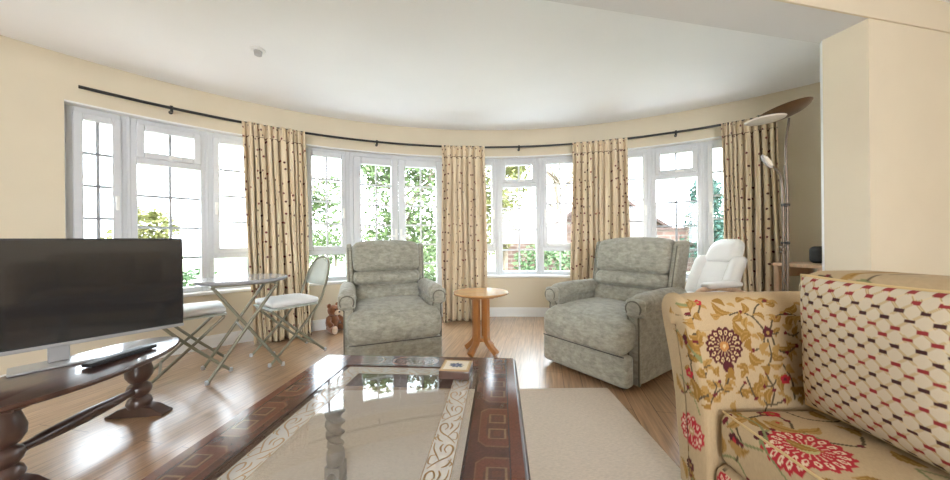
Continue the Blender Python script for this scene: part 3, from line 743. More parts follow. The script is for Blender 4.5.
# ================================================================== ROUND WOODEN SIDE TABLE
st=thing('side_table','small round honey wood pedestal table between the two sage recliners','side table',(.045,2.87,0),math.radians(8))
bm=NB(); lathe(bm,[(.10,.512),(.225,.518),(.243,.526),(.246,.536),(.240,.543),(.05,.545)],48); finish('tabletop',bm,M['oakt'],st)
for k in range(4):
    a=PI/4+k*PI/2; ca,sa=math.cos(a),math.sin(a); bm=NB()
    path=[(.060,.515),(.060,.35),(.060,.20),(.061,.145),(.072,.105),(.115,.060),(.165,.018)]
    Q=smooth_pts(path,5); rings=[]
    for i,(r_,z_) in enumerate(Q):
        d=Q[min(i+1,len(Q)-1)]-Q[max(i-1,0)]; d/=np.linalg.norm(d); nx,nz=-d[1],d[0]; w=.024; h=.022
        ring_=[]
        for (u,v) in ((1,1),(-1,1),(-1,-1),(1,-1)):
            rr=r_+nx*h*v; zz=max(0,z_+nz*h*v); ring_.append(bm.verts.new((rr*ca-u*w*sa, rr*sa+u*w*ca, zz)))
        rings.append(ring_)
    for A,B in zip(rings,rings[1:]):
        for i in range(4): bm.faces.new((A[i],A[(i+1)%4],B[(i+1)%4],B[i]))
    bm.faces.new(rings[0][::-1]); bm.faces.new(rings[-1])
    finish('leg',bm,M['oakw'],st,bevel=.006)
bm=NB(); vbox(bm,-.045,.045,-.045,.045,.105,.135); finish('leg_joint',bm,M['oakw'],st,bevel=.006)
bm=NB(); vbox(bm,-.10,.10,-.10,.10,.49,.514); finish('top_block',bm,M['oakw'],st,bevel=.006)
# ================================================================== TEDDY BEAR
q=atz(334.5,330,0); tb=thing('teddy_bear','small brown plush teddy bear sitting on the floor against the skirting','teddy bear',(q.x,q.y-.03,0),math.radians(62)); tb.scale=(1.12,1.12,1.12)
def ell(bm,c,s,n=16,mtx=None):
    v0=len(bm.verts); r=bmesh.ops.create_uvsphere(bm,u_segments=n,v_segments=n//2+2,radius=1)
    bmesh.ops.scale(bm,vec=s,verts=r['verts'])
    if mtx is not None: bmesh.ops.transform(bm,matrix=mtx,verts=r['verts'])
    bmesh.ops.translate(bm,vec=c,verts=r['verts'])
bm=NB(); ell(bm,(0,.01,.085),(.068,.062,.085)); finish('body',bm,M['fur'],tb)
bm=NB(); ell(bm,(0,-.012,.205),(.062,.058,.056)); hd=finish('head',bm,M['fur'],tb)
bm=NB(); ell(bm,(0,-.062,.190),(.032,.030,.026)); finish('muzzle',bm,M['furl'],hd)
bm=NB(); ell(bm,(0,-.091,.198),(.012,.008,.009),10); finish('nose',bm,M['blackp'],hd)
for s in (-1,1):
    bm=NB(); ell(bm,(s*.048,-.002,.256),(.024,.012,.024),12); finish('ear',bm,M['fur'],hd)
    bm=NB(); ell(bm,(s*.022,-.064,.222),(.0065,.005,.0065),8); finish('eye',bm,M['blackp'],hd)
    bm=NB(); tube(bm,smooth_pts([(s*.05,.0,.135),(s*.078,-.035,.10),(s*.070,-.075,.062)],4),[.026,.026,.026,.025,.025,.026,.026,.027,.022],12); finish('arm',bm,M['fur'],tb)
    bm=NB(); tube(bm,smooth_pts([(s*.040,.0,.040),(s*.065,-.06,.034),(s*.082,-.125,.034)],4),[.036,.035,.034,.033,.032,.032,.032,.033,.028],12); lg=finish('leg',bm,M['fur'],tb)
    bm=NB(); ell(bm,(s*.084,-.132,.042),(.030,.018,.040),12); finish('foot_pad',bm,M['furl'],lg)
# ================================================================== BISTRO SET
bt=thing('bistro_table','round grey metal bistro table with crossed folding legs by the window','bistro table',(-1.85,2.57,0),math.atan2(.69,.73))
bm=NB(); lathe(bm,[(.27,.692),(.300,.696),(.308,.704),(.308,.716),(.301,.722),(.10,.7235)],56); finish('tabletop',bm,M['tgrey'],bt)
for sg,wd in ((1,.19),(-1,.165)):
    bm=NB()
    tube(bm,smooth_pts([(-sg*.235,-wd,.012),(sg*.19,-wd,.66)],2),.0115,10); tube(bm,smooth_pts([(-sg*.235,wd,.012),(sg*.19,wd,.66)],2),.0115,10)
    tube(bm,[(sg*.20,-wd,.672),(sg*.20,wd,.672)],.0115,10); lg=finish('leg_frame',bm,M['sage'],bt)
    for w in (-wd,wd):
        bm=NB(); lathe(bm,[(.012,0),(.015,.004),(.014,.03)],10,(-sg*.237,w,0)); finish('foot_cap',bm,M['silver'],lg)
    bm=NB(); vbox(bm,-.20,.20,sg*.185-.014,sg*.185+.014,.678,.696); finish('runner',bm,M['sage'],bt)
bm=NB(); tube(bm,[(-.02,-.19,.335),(-.02,.19,.335)],.008,8); finish('cross_bar',bm,M['sage'],bt)
def bistro_chair():
    r=thing('bistro_chair','x','chair',(0,0,0),0,'folding bistro chairs'); w=.195
    bm=NB()
    # back loop running down to the front feet
    def P(y,z,x): return (x,y,z)
    left=[P(-.225,.012,-w),P(.0,.24,-w),P(.17,.44,-w),P(.235,.60,-w*1.0),P(.275,.72,-w*.92)]
    top=[P(.305,.80,-w*.70),P(.318,.842,-w*.38),P(.322,.852,0),P(.318,.842,w*.38),P(.305,.80,w*.70)]
    right=[(-x,y,z) for x,y,z in left[::-1]]
    tube(bm,smooth_pts(left+top+right,5),.0105,8)
    bf=finish('back_frame',bm,M['sage'],r)
    bm=NB(); g=[]
    outline=[(.60,.90),(.66,.905),(.72,.86),(.78,.70),(.825,.42),(.842,.1)]
    for z,fx in outline:
        y=.235+(z-.60)*.33; g.append([bm.verts.new((w*fx*t,y+.012*(1-t*t),z)) for t in (-1,-.6,-.2,.2,.6,1)])
    for A,B in zip(g,g[1:]):
        for i in range(5): bm.faces.new((A[i],A[i+1],B[i+1],B[i]))
    o=finish('back_panel',bm,M['sagep'],r); sd=o.modifiers.new('t','SOLIDIFY'); sd.thickness=.004
    bm=NB(); w2=w-.022
    for s in (-1,1): tube(bm,[(s*w2,.235,.012),(s*w2,0,.235),(s*w2,-.19,.425)],.0105,8)
    tube(bm,[(-w2,-.19,.43),(w2,-.19,.43)],.0105,8); tube(bm,[(-w2,.17,.072),(w2,.17,.072)],.008,8)
    rl_=finish('leg_frame',bm,M['sage'],r)
    for s in (-1,1):
        bm=NB(); lathe(bm,[(.010,0),(.014,.004),(.013,.028)],10,(s*w2,.237,0)); finish('foot_cap',bm,M['silver'],rl_)
        bm=NB(); lathe(bm,[(.010,0),(.014,.004),(.013,.028)],10,(s*w,-.228,0)); finish('foot_cap',bm,M['silver'],bf)
    bm=NB(); softbox(bm,(0,-.01,.448),(.40,.40,.018),.008,8); finish('seat',bm,M['sagep'],r)
    bm=NB(); softbox(bm,(0,-.01,.482),(.385,.39,.05),.024,12,(0,0,.014)); finish('cushion',bm,M['cushw'],r)
    return r
c1=bistro_chair(); c1.location=(-1.672,2.885,0); c1.rotation_euler=(0,0,math.radians(-37)); c1['label']='folding bistro chair with white cushion in front of the patterned curtain'
c2=copy_tree(c1); c2.location=(-2.21,2.50,0); c2.rotation_euler=(0,0,math.radians(133)); c2['label']='folding bistro chair with white cushion half hidden behind the television'
# ================================================================== TELEVISION, TABLE UNDER IT
TVA=math.atan2(-.82,-.58)  # direction of the screen's long side
ud=Vector((-.58,-.82,0)).normalized()
tvt=thing('oval_side_table','dark turned oval side table carrying the television','side table',(-1.935,1.59,0),math.radians(97))
bm=NB(); n=48
prof=[(.90,.372),(.97,.376),(1.0,.386),(1.0,.394),(.985,.400),(.5,.402)]
rings=[]
for s_,z in prof: rings.append([bm.verts.new(((.50*s_)*math.cos(2*PI*k/n),.245*s_*math.sin(2*PI*k/n),z)) for k in range(n)])
for A,B in zip(rings,rings[1:]):
    for k in range(n): bm.faces.new((A[k],A[(k+1)%n],B[(k+1)%n],B[k]))
bm.faces.new(rings[0][::-1]); bm.faces.new(rings[-1]); finish('tabletop',bm,M['dwood'],tvt)
for s in (-1,1):
    bm=NB(); lathe(bm,[(.050,.05),(.058,.075),(.050,.10),(.036,.112),(.052,.132),(.057,.152),(.050,.175),(.030,.190),(.044,.20),(.060,.23),(.062,.26),(.050,.305),(.040,.34),(.046,.372)],20,(s*.30,0,0))
    lg=finish('leg',bm,M['dwoodv'],tvt)
    bm=NB(); vbox(bm,s*.30-.05,s*.30+.05,-.09,.09,.345,.373); finish('top_block',bm,M['dwoodv'],lg,bevel=.005)
    bm=NB(); prism(bm,[(-.15,0),(-.15,.014),(-.13,.022),(-.085,.05),(-.045,.060),(.045,.060),(.085,.05),(.13,.022),(.15,.014),(.15,0)],s*.30-.038,s*.30+.038,Matrix(((0,0,1,0),(1,0,0,0),(0,1,0,0),(0,0,0,1))))
    finish('foot',bm,M['dwoodv'],lg,bevel=.005)
bm=NB(); tube(bm,[(-.29,0,.150),(-.22,0,.150),(-.16,0,.15),(0,0,.15),(.16,0,.15),(.22,0,.150),(.29,0,.150)],[.026,.020,.026,.032,.026,.020,.026],14); finish('stretcher',bm,M['dwoodv'],tvt)
tv=thing('television','flat black television with a thin silver lower edge, screen dark','television',(-2.085,1.615,.402),math.atan2(.82,.58)+PI)
# local x runs along the screen, local +y is the viewing side
TWD,T0,T1=.95,.088,.628
vs=Vector((.82,-.58,0)); 
lx_=Vector((math.cos(tv.rotation_euler[2]),math.sin(tv.rotation_euler[2]),0)); ly_=Vector((-lx_.y,lx_.x,0)); sgn=1 if ly_.dot(vs)>0 else -1
bm=NB(); softbox(bm,(0,-sgn*.018,(T0+T1)/2),(TWD,.032,T1-T0),.006,6); softbox(bm,(0,-sgn*.045,.34),(.60,.045,.36),.02,6); finish('casing',bm,M['blackp'],tv)
bm=NB(); vbox(bm,-TWD/2+.008,TWD/2-.008,min(0,sgn*.0015),max(0,sgn*.0015),T0+.024,T1-.009); finish('screen',bm,M['screen'],tv,smooth=False)
bm=NB(); softbox(bm,(0,0,T0+.008),(TWD,.012,.018),.004,6); finish('lower_bezel',bm,M['silver'],tv)
bm=NB(); vbox(bm,-.035,.035,-.045,-.01,.012,.20) if sgn>0 else vbox(bm,-.035,.035,.01,.045,.012,.20); finish('neck',bm,M['silver'],tv,bevel=.005)
bm=NB(); softbox(bm,(0,0,.006),(.30,.16,.012),.005,8); finish('stand_base',bm,M['silver'],tv)
bx_=thing('set_top_box','slim black set top box lying on the oval side table under the television','set top box',(-1.862,1.70,.402),math.radians(86))
bm=NB(); softbox(bm,(0,0,.014),(.30,.06,.022),.006,8); finish('case',bm,M['blackp'],bx_)
bm=NB(); vbox(bm,-.12,.12,-.0325,-.0295,.008,.018); finish('front_panel',bm,M['black'],bx_)
# ================================================================== WHITE LEATHER RECLINER
wc=thing('leather_recliner','white leather recliner with wooden arms behind the floral sofa','leather chair',(1.95,2.92,0),math.radians(-74))
def wfn(w,p):
    w=Vector(w); t=max(0,w.z-.42); w.y+=t*.52; 
    k=1-.20*max(0,(w.z-.84)/.2)-.10*max(0,(.62-w.z)/.2); w.x*=k; return w
bm=NB(); softbox(bm,(0,.20,.60),(.36,.12,.46),.055,16,(0,.02,0),wfn); bk=finish('backrest',bm,M['leather'],wc)
bm=NB(); softbox(bm,(0,.185,.865),(.30,.15,.22),.072,16,(0,.025,.01),wfn); finish('headrest',bm,M['leather'],wc)
for s in (-1,1):
    bm=NB(); softbox(bm,(s*.165,.155,.63),(.11,.13,.40),.05,12,(0,.01,0),wfn); finish('side_bolster',bm,M['leather'],bk)
bm=NB(); softbox(bm,(0,-.10,.40),(.54,.56,.17),.07,14,(0,0,.02)); finish('seat',bm,M['leather'],wc)
for s in (-1,1):
    bm=NB(); tube(bm,smooth_pts([(s*.34,.24,.50),(s*.35,.0,.585),(s*.35,-.26,.60),(s*.345,-.36,.54),(s*.335,-.30,.36),(s*.30,-.02,.28)],5),.022,10); ar=finish('arm',bm,M['bwood'],wc)
    bm=NB(); softbox(bm,(s*.35,-.10,.625),(.085,.36,.045),.02,10); finish('arm_pad',bm,M['leather'],ar)
bm=NB(); lathe(bm,[(.03,.03),(.035,.28),(.12,.31)],16); tube(bm,[(.27*math.cos(2*PI*k/28),.27*math.sin(2*PI*k/28),.022) for k in range(28)],.021,10,closed=True)
tube(bm,[(-.26,0,.03),(.26,0,.03)],.018,8); tube(bm,[(-.30,-.02,.29),(.30,-.02,.29)],.02,8); tube(bm,[(0,.05,.30),(0,.26,.46)],.018,8); finish('swivel_base',bm,M['bwood'],wc)
# ================================================================== FLOOR LAMP
fl=thing('floor_lamp','tall bronze uplighter floor lamp with a small reading arm','floor lamp',(1.945,2.02,0))
L=lambda x,y,Y=2.02: tuple(atd(x,y,Y)-Vector(fl.location))
bm=NB(); lathe(bm,[(.135,0),(.14,.012),(.12,.024),(.03,.032),(.018,.06)],32); finish('base',bm,M['steel'],fl)
bm=NB(); b0=L(787,300); tube(bm,[(0,0,.03),(b0[0],0,b0[2]),L(787.5,240),L(787,190),L(785.5,165)],.0085,10); tube(bm,smooth_pts([L(786.5,172),L(786,155),L(786,140),L(788,126),L(789,118)],5),.006,8)
bm2=NB(); tube(bm2,[L(783.5,298),L(783.5,240),L(783,205)],.007,10)
for yy in (247,252): softbox(bm2,L(782.5,yy,2.01),(.022,.022,.016),.004,4)
pl=finish('pole',bm,M['steel'],fl); finish('second_pole',bm2,M['steel'],fl)
for yy in (243,205):
    bm=NB(); softbox(bm,L(785.5,yy),(.045,.022,.02),.006,4); finish('pole_clamp',bm,M['blackp'],fl)
hc=L(783,112); tl=Matrix.Translation(hc) @ Matrix.Rotation(math.radians(-11),4,'Y') @ Matrix.Rotation(math.radians(-9),4,'X')
bm=NB(); pr=[(.012,-.034),(.06,-.030),(.100,-.019),(.127,-.004),(.140,.010),(.137,.011),(.124,-.001),(.10,-.012),(.012,-.026)]
lathe(bm,pr,40); bmesh.ops.transform(bm,matrix=tl,verts=bm.verts); hd=finish('uplighter_bowl',bm,M['bronze'],fl)
gc=L(765,119.5,1.96); t2=Matrix.Translation(gc) @ Matrix.Rotation(math.radians(-3),4,'Y')
bm=NB(); lathe(bm,[(.06,-.012),(.092,-.007),(.098,.0),(.092,.003),(.04,.002)],40); bmesh.ops.transform(bm,matrix=t2,verts=bm.verts); finish('glass_disc',bm,M['fglass'],hd)
ra=smooth_pts([L(783,207),L(782.5,190),L(781,178),L(777,170),L(772,166)],5); bm=NB(); tube(bm,ra,.0055,8); ro=finish('reading_arm',bm,M['steel'],fl)
bm=NB(); lathe(bm,[(.020,-.006),(.040,-.005),(.044,.003),(.036,.008)],24); 
rt=Matrix.Translation(L(766.5,161.5)) @ Matrix.Rotation(math.radians(48),4,'Y') @ Matrix.Rotation(math.radians(62),4,'X') @ Matrix.Diagonal((1.2,.75,1,1))
bmesh.ops.transform(bm,matrix=rt,verts=bm.verts); rh=finish('reading_head',bm,M['silver'],ro)
bm=NB(); lathe(bm,[(.006,.0075),(.034,.0085),(.034,.011)],20); bmesh.ops.transform(bm,matrix=rt,verts=bm.verts); finish('lens',bm,M['fglass'],rh)
# ================================================================== TABLE AND DEVICE BEHIND THE SOFA
dk=thing('wooden_stand','small brown wooden stand against the wall beside the pier','side table',(2.80,2.66,0),math.radians(12))
bm=NB(); softbox(bm,(0,0,.765),(.42,.36,.03),.008,6); finish('tabletop',bm,M['bwood'],dk)
for sx in (-1,1):
    for sy in (-1,1):
        bm=NB(); vbox(bm,sx*.18-.018,sx*.18+.018,sy*.15-.018,sy*.15+.018,0,.75); finish('leg',bm,M['bwood'],dk,bevel=.003)
for s in (-1,1):
    bm=NB(); vbox(bm,-.17,.17,s*.1535-.0085,s*.1535+.0085,.66,.75); finish('apron',bm,M['bwood'],dk)
sp=thing('speaker','black rounded speaker standing on the brown wooden stand by the pier','speaker',(2.83,2.64,.78),math.radians(10))
bm=NB(); softbox(bm,(0,0,.07),(.15,.10,.14),.035,10); finish('case',bm,M['blackp'],sp)
bm=NB(); softbox(bm,(0,-.052,.07),(.11,.008,.10),.004,6); finish('grille',bm,M['black'],sp)
# ================================================================== FLORAL SOFA
sf=thing('floral_sofa','cream sofa printed with red and gold trailing flowers','sofa',(1.10,.45,0))
SO=Vector(sf.location)
YI=1.035   # inner face of the far arm
def sofa_arm():
    bm=NB()
    # profile (Y, z) of the arm, from the inside bottom over the top to the outside bottom
    prof=smooth_pts([(YI,.12),(YI,.40),(YI+.012,.58),(YI+.030,.72),(YI+.055,.785),(YI+.10,.806),(YI+.155,.79),(YI+.185,.72),(YI+.175,.55),(YI+.165,.30),(YI+.16,.12)],34)
    prof=np.array(prof); mid=np.array([YI+.09,0])
    def xf(z): return .735-.050*max(0,(z-.42)/.38)**1.2+.012*max(0,(.42-z)/.3)
    rows=[]
    # front cap rings (shrunk profile), rounded edge, then the length
    st=[(0.02,-.006),(.3,-.006),(.55,-.005),(.75,-.003),(.88,0.0),(.95,.006),(.985,.014),(1.0,.026)]
    st2=[]
    for a,b in zip(st,st[1:]):
        for k in range(5): st2.append((a[0]+(b[0]-a[0])*k/5,a[1]+(b[1]-a[1])*k/5))
    lengths=np.linspace(.026,.60,260)
    for sc,dx in st2:
        row=[]
        for y,z in prof: row.append(bm.verts.new((xf(z)+dx, YI+.09+(y-YI-.09)*sc, .12+ (z-.12)*(sc if z>.7 else 1) if False else z-(z-.70)*(1-sc)*(z>.70))))
        rows.append(row)
    for dx in lengths:
        row=[]
        for y,z in prof:
            dip=.022*max(0,1-dx/.11)**2 if z>.7 else 0
            row.append(bm.verts.new((xf(z)+dx,y,z-dip)))
        rows.append(row)
    for A,B in zip(rows,rows[1:]):
        for k in range(len(prof)-1): bm.faces.new((A[k],A[k+1],B[k+1],B[k]))
    bm.faces.new([r for r in rows[-1]])
    bmesh.ops.translate(bm,vec=-SO,verts=bm.verts)
    o=finish('arm',bm,M['paint_fab'],sf,angle=None)
    V=verts_np(o.data)+np.array(SO); N=normals_np(o.data)
    X,Y,Z=V[:,0],V[:,1],V[:,2]
    front=np.array([xf(z) for z in Z])
    s=np.where((X-front)<.02, front-(Y-YI), X); 
    t=Z+np.where(Z>.74,(Y-YI-.03)*.6,0)
    P=np.c_[s,t]
    p=Painter(P,TAN); nb=RNG.normal(0,.03,len(P)); p.C*=(1+nb)[:,None]
    U=lambda x,y:( atd(x,y,YI+.02).x, atd(x,y,YI+.02).z )   # pattern laid out on the inner face
    S=lambda pts,w,c: p.stroke([U(*q) for q in pts],w,c)
    # gold leaves
    for a,b,w,bd in (((690,318),(708,298),.016,.25),((700,330),(690,346),.014,.2),((718,300),(738,312),.013,-.3),((735,322),(752,334),.014,-.25),((752,334),(741,345),.012,-.2),
                     ((748,352),(764,360),.015,-.3),((758,372),(750,390),.016,.3),((768,352),(786,356),.012,-.2),((776,348),(790,362),.012,.3),((783,372),(779,392),.014,-.2),
                     ((706,366),(694,374),.012,-.3),((700,378),(715,396),.016,-.3),((724,376),(716,392),.012,.3),((740,388),(756,402),.014,.3),((790,330),(802,318),.012,.3),
                     ((790,310),(804,300),.012,-.25),((764,300),(782,304),.012,.25),((676,340),(684,356),.012,.25),((772,320),(786,312),.011,-.25),((744,300),(756,296),.010,.2),
                     ((692,390),(702,404),.013,.2),((770,385),(766,404),.013,-.25),((790,385),(800,400),.013,.25),((734,365),(746,374),.011,.3),((680,368),(688,384),.012,-.2)):
        p.leaf(U(*a),U(*b),w,bd,GOLD,LGOLD); 
        m=((a[0]+b[0])/2+5,(a[1]+b[1])/2-4); p.leaf(U(*m),U(m[0]+8,m[1]+5),.007,.2,LGOLD)
    for pts in ([(668,318),(680,316),(690,322),(700,316),(706,304)],[(733,315),(745,312),(756,318),(766,331)],[(771,331),(778,318),(790,314),(800,316)],[(766,334),(762,346),(752,350),(744,346)],
                [(772,335),(776,348),(786,352),(796,346)],[(768,340),(770,356),(764,372),(770,388),(766,404)],[(730,364),(724,382),(712,392),(704,406)],[(704,372),(700,390),(692,402)],
                [(744,376),(752,396),(766,402),(780,398)],[(780,362),(788,378),(790,396)],[(690,352),(684,366),(688,384)],[(690,322),(684,334),(688,346)],[(756,318),(762,306),(774,298)]):
        S(pts,.0029,VINE)
    for c in ((680,316),(700,316),(745,312),(778,318),(752,350),(790,314),(786,352),(704,404),(712,392),(770,388),(752,396),(688,384),(796,346),(774,298),(690,340),(764,372),(780,398)): p.dot(U(*c),.0070,BERRY)
    p.flower(U(769,333),.017,MAROON,LGOLD); p.flower(U(782,378),.016,CRIM,BERRY); p.dot(U(690,303),.010,CRIM); p.flower(U(705,300),.012,CRIM,LGOLD)
    p.medallion(U(724,346),.058,MAROON,(.56,.42,.22),(.42,.19,.055),16); p.leaf(U(724,360),U(730,374),.018,0,MAROON); p.leaf(U(728,366),U(730,378),.010,0,GOLD)
    rr_=random.Random(21); used=[(724,346,24),(769,333,10),(782,378,9)]
    for k in range(400):
        x,y=rr_.uniform(674,806),rr_.uniform(299,404)
        if any(math.hypot(x-a,y-b)<c for a,b,c in used): continue
        used.append((x,y,10.5)); a_=rr_.uniform(0,2*PI); L_=rr_.uniform(10,15)
        p.leaf(U(x-L_/2*math.cos(a_),y-L_/2*math.sin(a_)),U(x+L_/2*math.cos(a_),y+L_/2*math.sin(a_)),rr_.uniform(.008,.0125),rr_.choice((-.28,.28)),rr_.choice((GOLD,LGOLD)),rr_.choice((LGOLD,GOLD)))
        if k%3==0: p.stroke([U(x,y),U(x+6*math.cos(a_+1),y+6*math.sin(a_+1)),U(x+13*math.cos(a_+1.5),y+13*math.sin(a_+1.5))],.0024,VINE); p.dot(U(x+13*math.cos(a_+1.5),y+13*math.sin(a_+1.5)),.0055,BERRY)
    # front face and lower part
    fy=lambda a,z:(.735-a,z)
    for c,r_,f_ in (((.72-.05,.34),.055,CRIM),):
        p.medallion(c,r_,f_,(.66,.50,.36),(.4,.25,.1),12)
    for z0,sg in ((.15,1),(.46,-1),(.62,1),(.74,-1)):
        p.leaf((.70,z0),(.66,z0+.08),.015,.2*sg,GOLD,LGOLD); p.stroke([(.71,z0-.04),(.69,z0),(.66,z0+.03),(.62,z0+.06)],.0028,GREEN); p.dot((.66,z0+.03),.008,BERRY); p.leaf((.64,z0),(.60,z0+.06),.014,-.2*sg,LGOLD,GOLD)
    p.flower((.66,.215),.02,MAROON,LGOLD); p.flower((.67,.545),.017,CRIM,LGOLD); p.dot((.655,.665),.010,MAROON)
    p.flower(U(769,333),.017,MAROON,LGOLD); p.flower(U(782,378),.016,CRIM,BERRY)
    m=(Y>YI+.12)&(Z<.76)&(X-front>.02)
    q=Painter(P[m],TAN); floral(q,.6,1.4,.05,.9,1.0,5); p.C[m]=q.C
    paint_mesh(o.data,p.C)
sofa_arm()
def painted_softbox(name,c,s,r,n,puff,fn,uvf,deco,base,parent=None,sc=1.0,seed=0,rep=True):
    bm=NB(); softbox(bm,tuple(Vector(c)-SO),s,r,n,puff,fn); o=finish(name,bm,M['paint_fab'],parent or sf,angle=None)
    V=verts_np(o.data)+np.array(SO); P=uvf(V,normals_np(o.data)); p=Painter(P,base); p.C*=(1+RNG.normal(0,.03,len(P)))[:,None]
    if rep: floral(p,P[:,0].min(),P[:,0].max(),P[:,1].min(),P[:,1].max(),sc,seed)
    if deco: deco(p)
    paint_mesh(o.data,p.C); return o
def top_front(V,N):  # top unrolled onto the front edge
    X,Y,Z=V.T; fr=N[:,0]<-.6
    return np.c_[Y, np.where(fr, .79-(.455-Z), X)]
XF=.765
def seat_deco(p):
    a=atz(808,450,.462); p.medallion((a.y,a.x),.080,CRIM,(.66,.52,.36),(.40,.38,.16),18)
    a=atz(752,412,.462); p.flower((.985,.90),.02,CRIM,GOLD)
    p.flower((.955,.735),.020,MAROON,CRIM); p.dot((.89,.79),.012,MAROON); p.flower((.80,.70),.018,BERRY,LGOLD)
    p.stroke([(.99,.80),(.93,.81),(.87,.78),(.80,.74),(.74,.70)],.0030,GREEN); p.stroke([(1.0,.95),(.95,.97),(.93,1.03),(.95,1.08)],.003,VINE)
    p.leaf((.95,.84),(.88,.90),.020,.2,LGOLD,GOLD); p.leaf((.98,.72),(.90,.74),.015,.2,LGOLD,GOLD); p.leaf((.86,.82),(.80,.86),.014,.2,GOLD,LGOLD); p.flower((.935,.87),.014,LGOLD,CRIM)
painted_softbox('seat_cushion',(1.06,.655,.375),(.60,.745,.165),.035,(170,230,36),(0,0,.018),None,top_front,seat_deco,CREAM,seed=3)
painted_softbox('seat_cushion',(1.06,-.10,.375),(.60,.745,.165),.035,30,(0,0,.018),None,top_front,None,CREAM,seed=4)
def base_deco(p):
    a=atd(722,480,.97); p.medallion((a.y-.01,.235),.055,CRIM,(.62,.48,.34),(.4,.3,.1),14)
painted_softbox('base',(1.17,.29,.175),(.84,1.50,.23),.04,(24,260,60),(.01,0,0),None,lambda V,N:np.c_[V[:,1],V[:,2]+V[:,0]*(N[:,2]>.7)],base_deco,CREAM,seed=6)
painted_softbox('back_rest',(1.31,.29,.50),(.28,1.84,.755),.07,(24,200,90),(.01,0,.01),None,lambda V,N:np.c_[V[:,1],V[:,2]],None,TAN,seed=8)
painted_softbox('back_cushion',(1.165,.64,.65),(.14,.74,.38),.06,40,(.012,0,.01),None,lambda V,N:np.c_[V[:,1],V[:,2]],None,TAN,seed=9)
painted_softbox('back_cushion',(1.165,-.10,.65),(.14,.72,.38),.06,30,(.012,0,.01),None,lambda V,N:np.c_[V[:,1],V[:,2]],None,TAN,seed=10)
painted_softbox('arm',(1.10,-.56,.42),(.78,.17,.76),.07,40,(0,.01,0),None,lambda V,N:np.c_[V[:,0],V[:,2]],None,TAN,seed=11)
for x,y in ((.93,1.12),(.93,-.55),(1.4,1.05),(1.4,-.5)): bm=NB(); lathe(bm,[(.018,0),(.026,.06),(.026,.125)],12,tuple(Vector((x,y,0))-SO)); finish('foot',bm,M['dwoodv'],sf)
bm=NB(); pts=[(.775,1.015,.452),(.770,.98,.455),(.768,.70,.456),(.768,.40,.456),(.772,.30,.452)]
tube(bm,[tuple(Vector(q)-SO) for q in pts],.0035,6); finish('piping',bm,M['goldpipe'],sf)
# scatter cushion with the lattice weave
pc=thing('scatter_cushion','cream lattice scatter cushion with gold piping on the floral sofa','cushion',(1.025,.803,.481),math.radians(0))
tilt=Matrix.Rotation(math.radians(-1.5),4,'Y')
def pillow():
    S_=.200; bm=NB(); n=180; cache={}
    def pos(u,v,side):
        ex=(1-.06*(1-abs(v))**1)*1; k=(1-u**4)*(1-v**4); th=.062*max(0,k)**.55
        y=u*S_*(1-.035*(1-v*v)); z=S_+v*S_*(1-.035*(1-u*u)); return (side*th,y,z)
    g={}
    for side in (-1,1):
        for i in range(n+1):
            for j in range(n+1):
                e=i in(0,n) or j in(0,n); key=(0 if e else side,i,j)
                if key not in g: g[key]=bm.verts.new(pos(-1+2*i/n,-1+2*j/n,side))
        gv=lambda i,j: g[(0 if (i in(0,n) or j in(0,n)) else side,i,j)]
        for i in range(n):
            for j in range(n): bm.faces.new((gv(i,j),gv(i+1,j),gv(i+1,j+1),gv(i,j+1)))
    bmesh.ops.transform(bm,matrix=tilt,verts=bm.verts)
    o=finish('cover',bm,M['paint_fab'],pc,angle=None); V=verts_np(o.data); P=V[:,1:]
    p=Painter(P,(.55,.47,.35)); a=P[:,0]; b=P[:,1]; px_,pz_=.043,.041
    w=np.abs(np.abs((((a/px_)+(np.floor(b/pz_)%2)*0)%1)-.5)*0)
    d1=np.abs((a/px_+b/pz_)%1-.5); d2=np.abs((a/px_-b/pz_)%1-.5)
    p.put((d1>.43)|(d2>.43),(.36,.24,.095)); p.put((d1>.47)|(d2>.47),(.60,.48,.30))
    # dark dashes where the lines cross
    for sh in (0,.5):
        ca=np.abs((a/px_+sh+.0)%1-.5)*px_; cb=np.abs((b/pz_+sh)%1-.5)*pz_
        row=np.floor(b/pz_+sh)%2
        m=(ca<.0085)&(cb<.0040); p.put(m&(row==0),(.055,.018,.018)); p.put(m&(row==1),(.26,.030,.030))
    paint_mesh(o.data,p.C)
    bm=NB(); pts=[]
    for k in range(4):
        for i in range(14):
            t=-1+2*i/14; u,v=((t,-1),(1,t),(-t,1),(-1,-t))[k]
            q=pos(u,v,0) if False else (0,u*S_*(1-.035*(1-v*v)),S_+v*S_*(1-.035*(1-u*u))); pts.append(tilt@Vector(q))
    tube(bm,pts,.0050,8,closed=True); finish('piping',bm,M['goldpipe'],pc)
pillow()
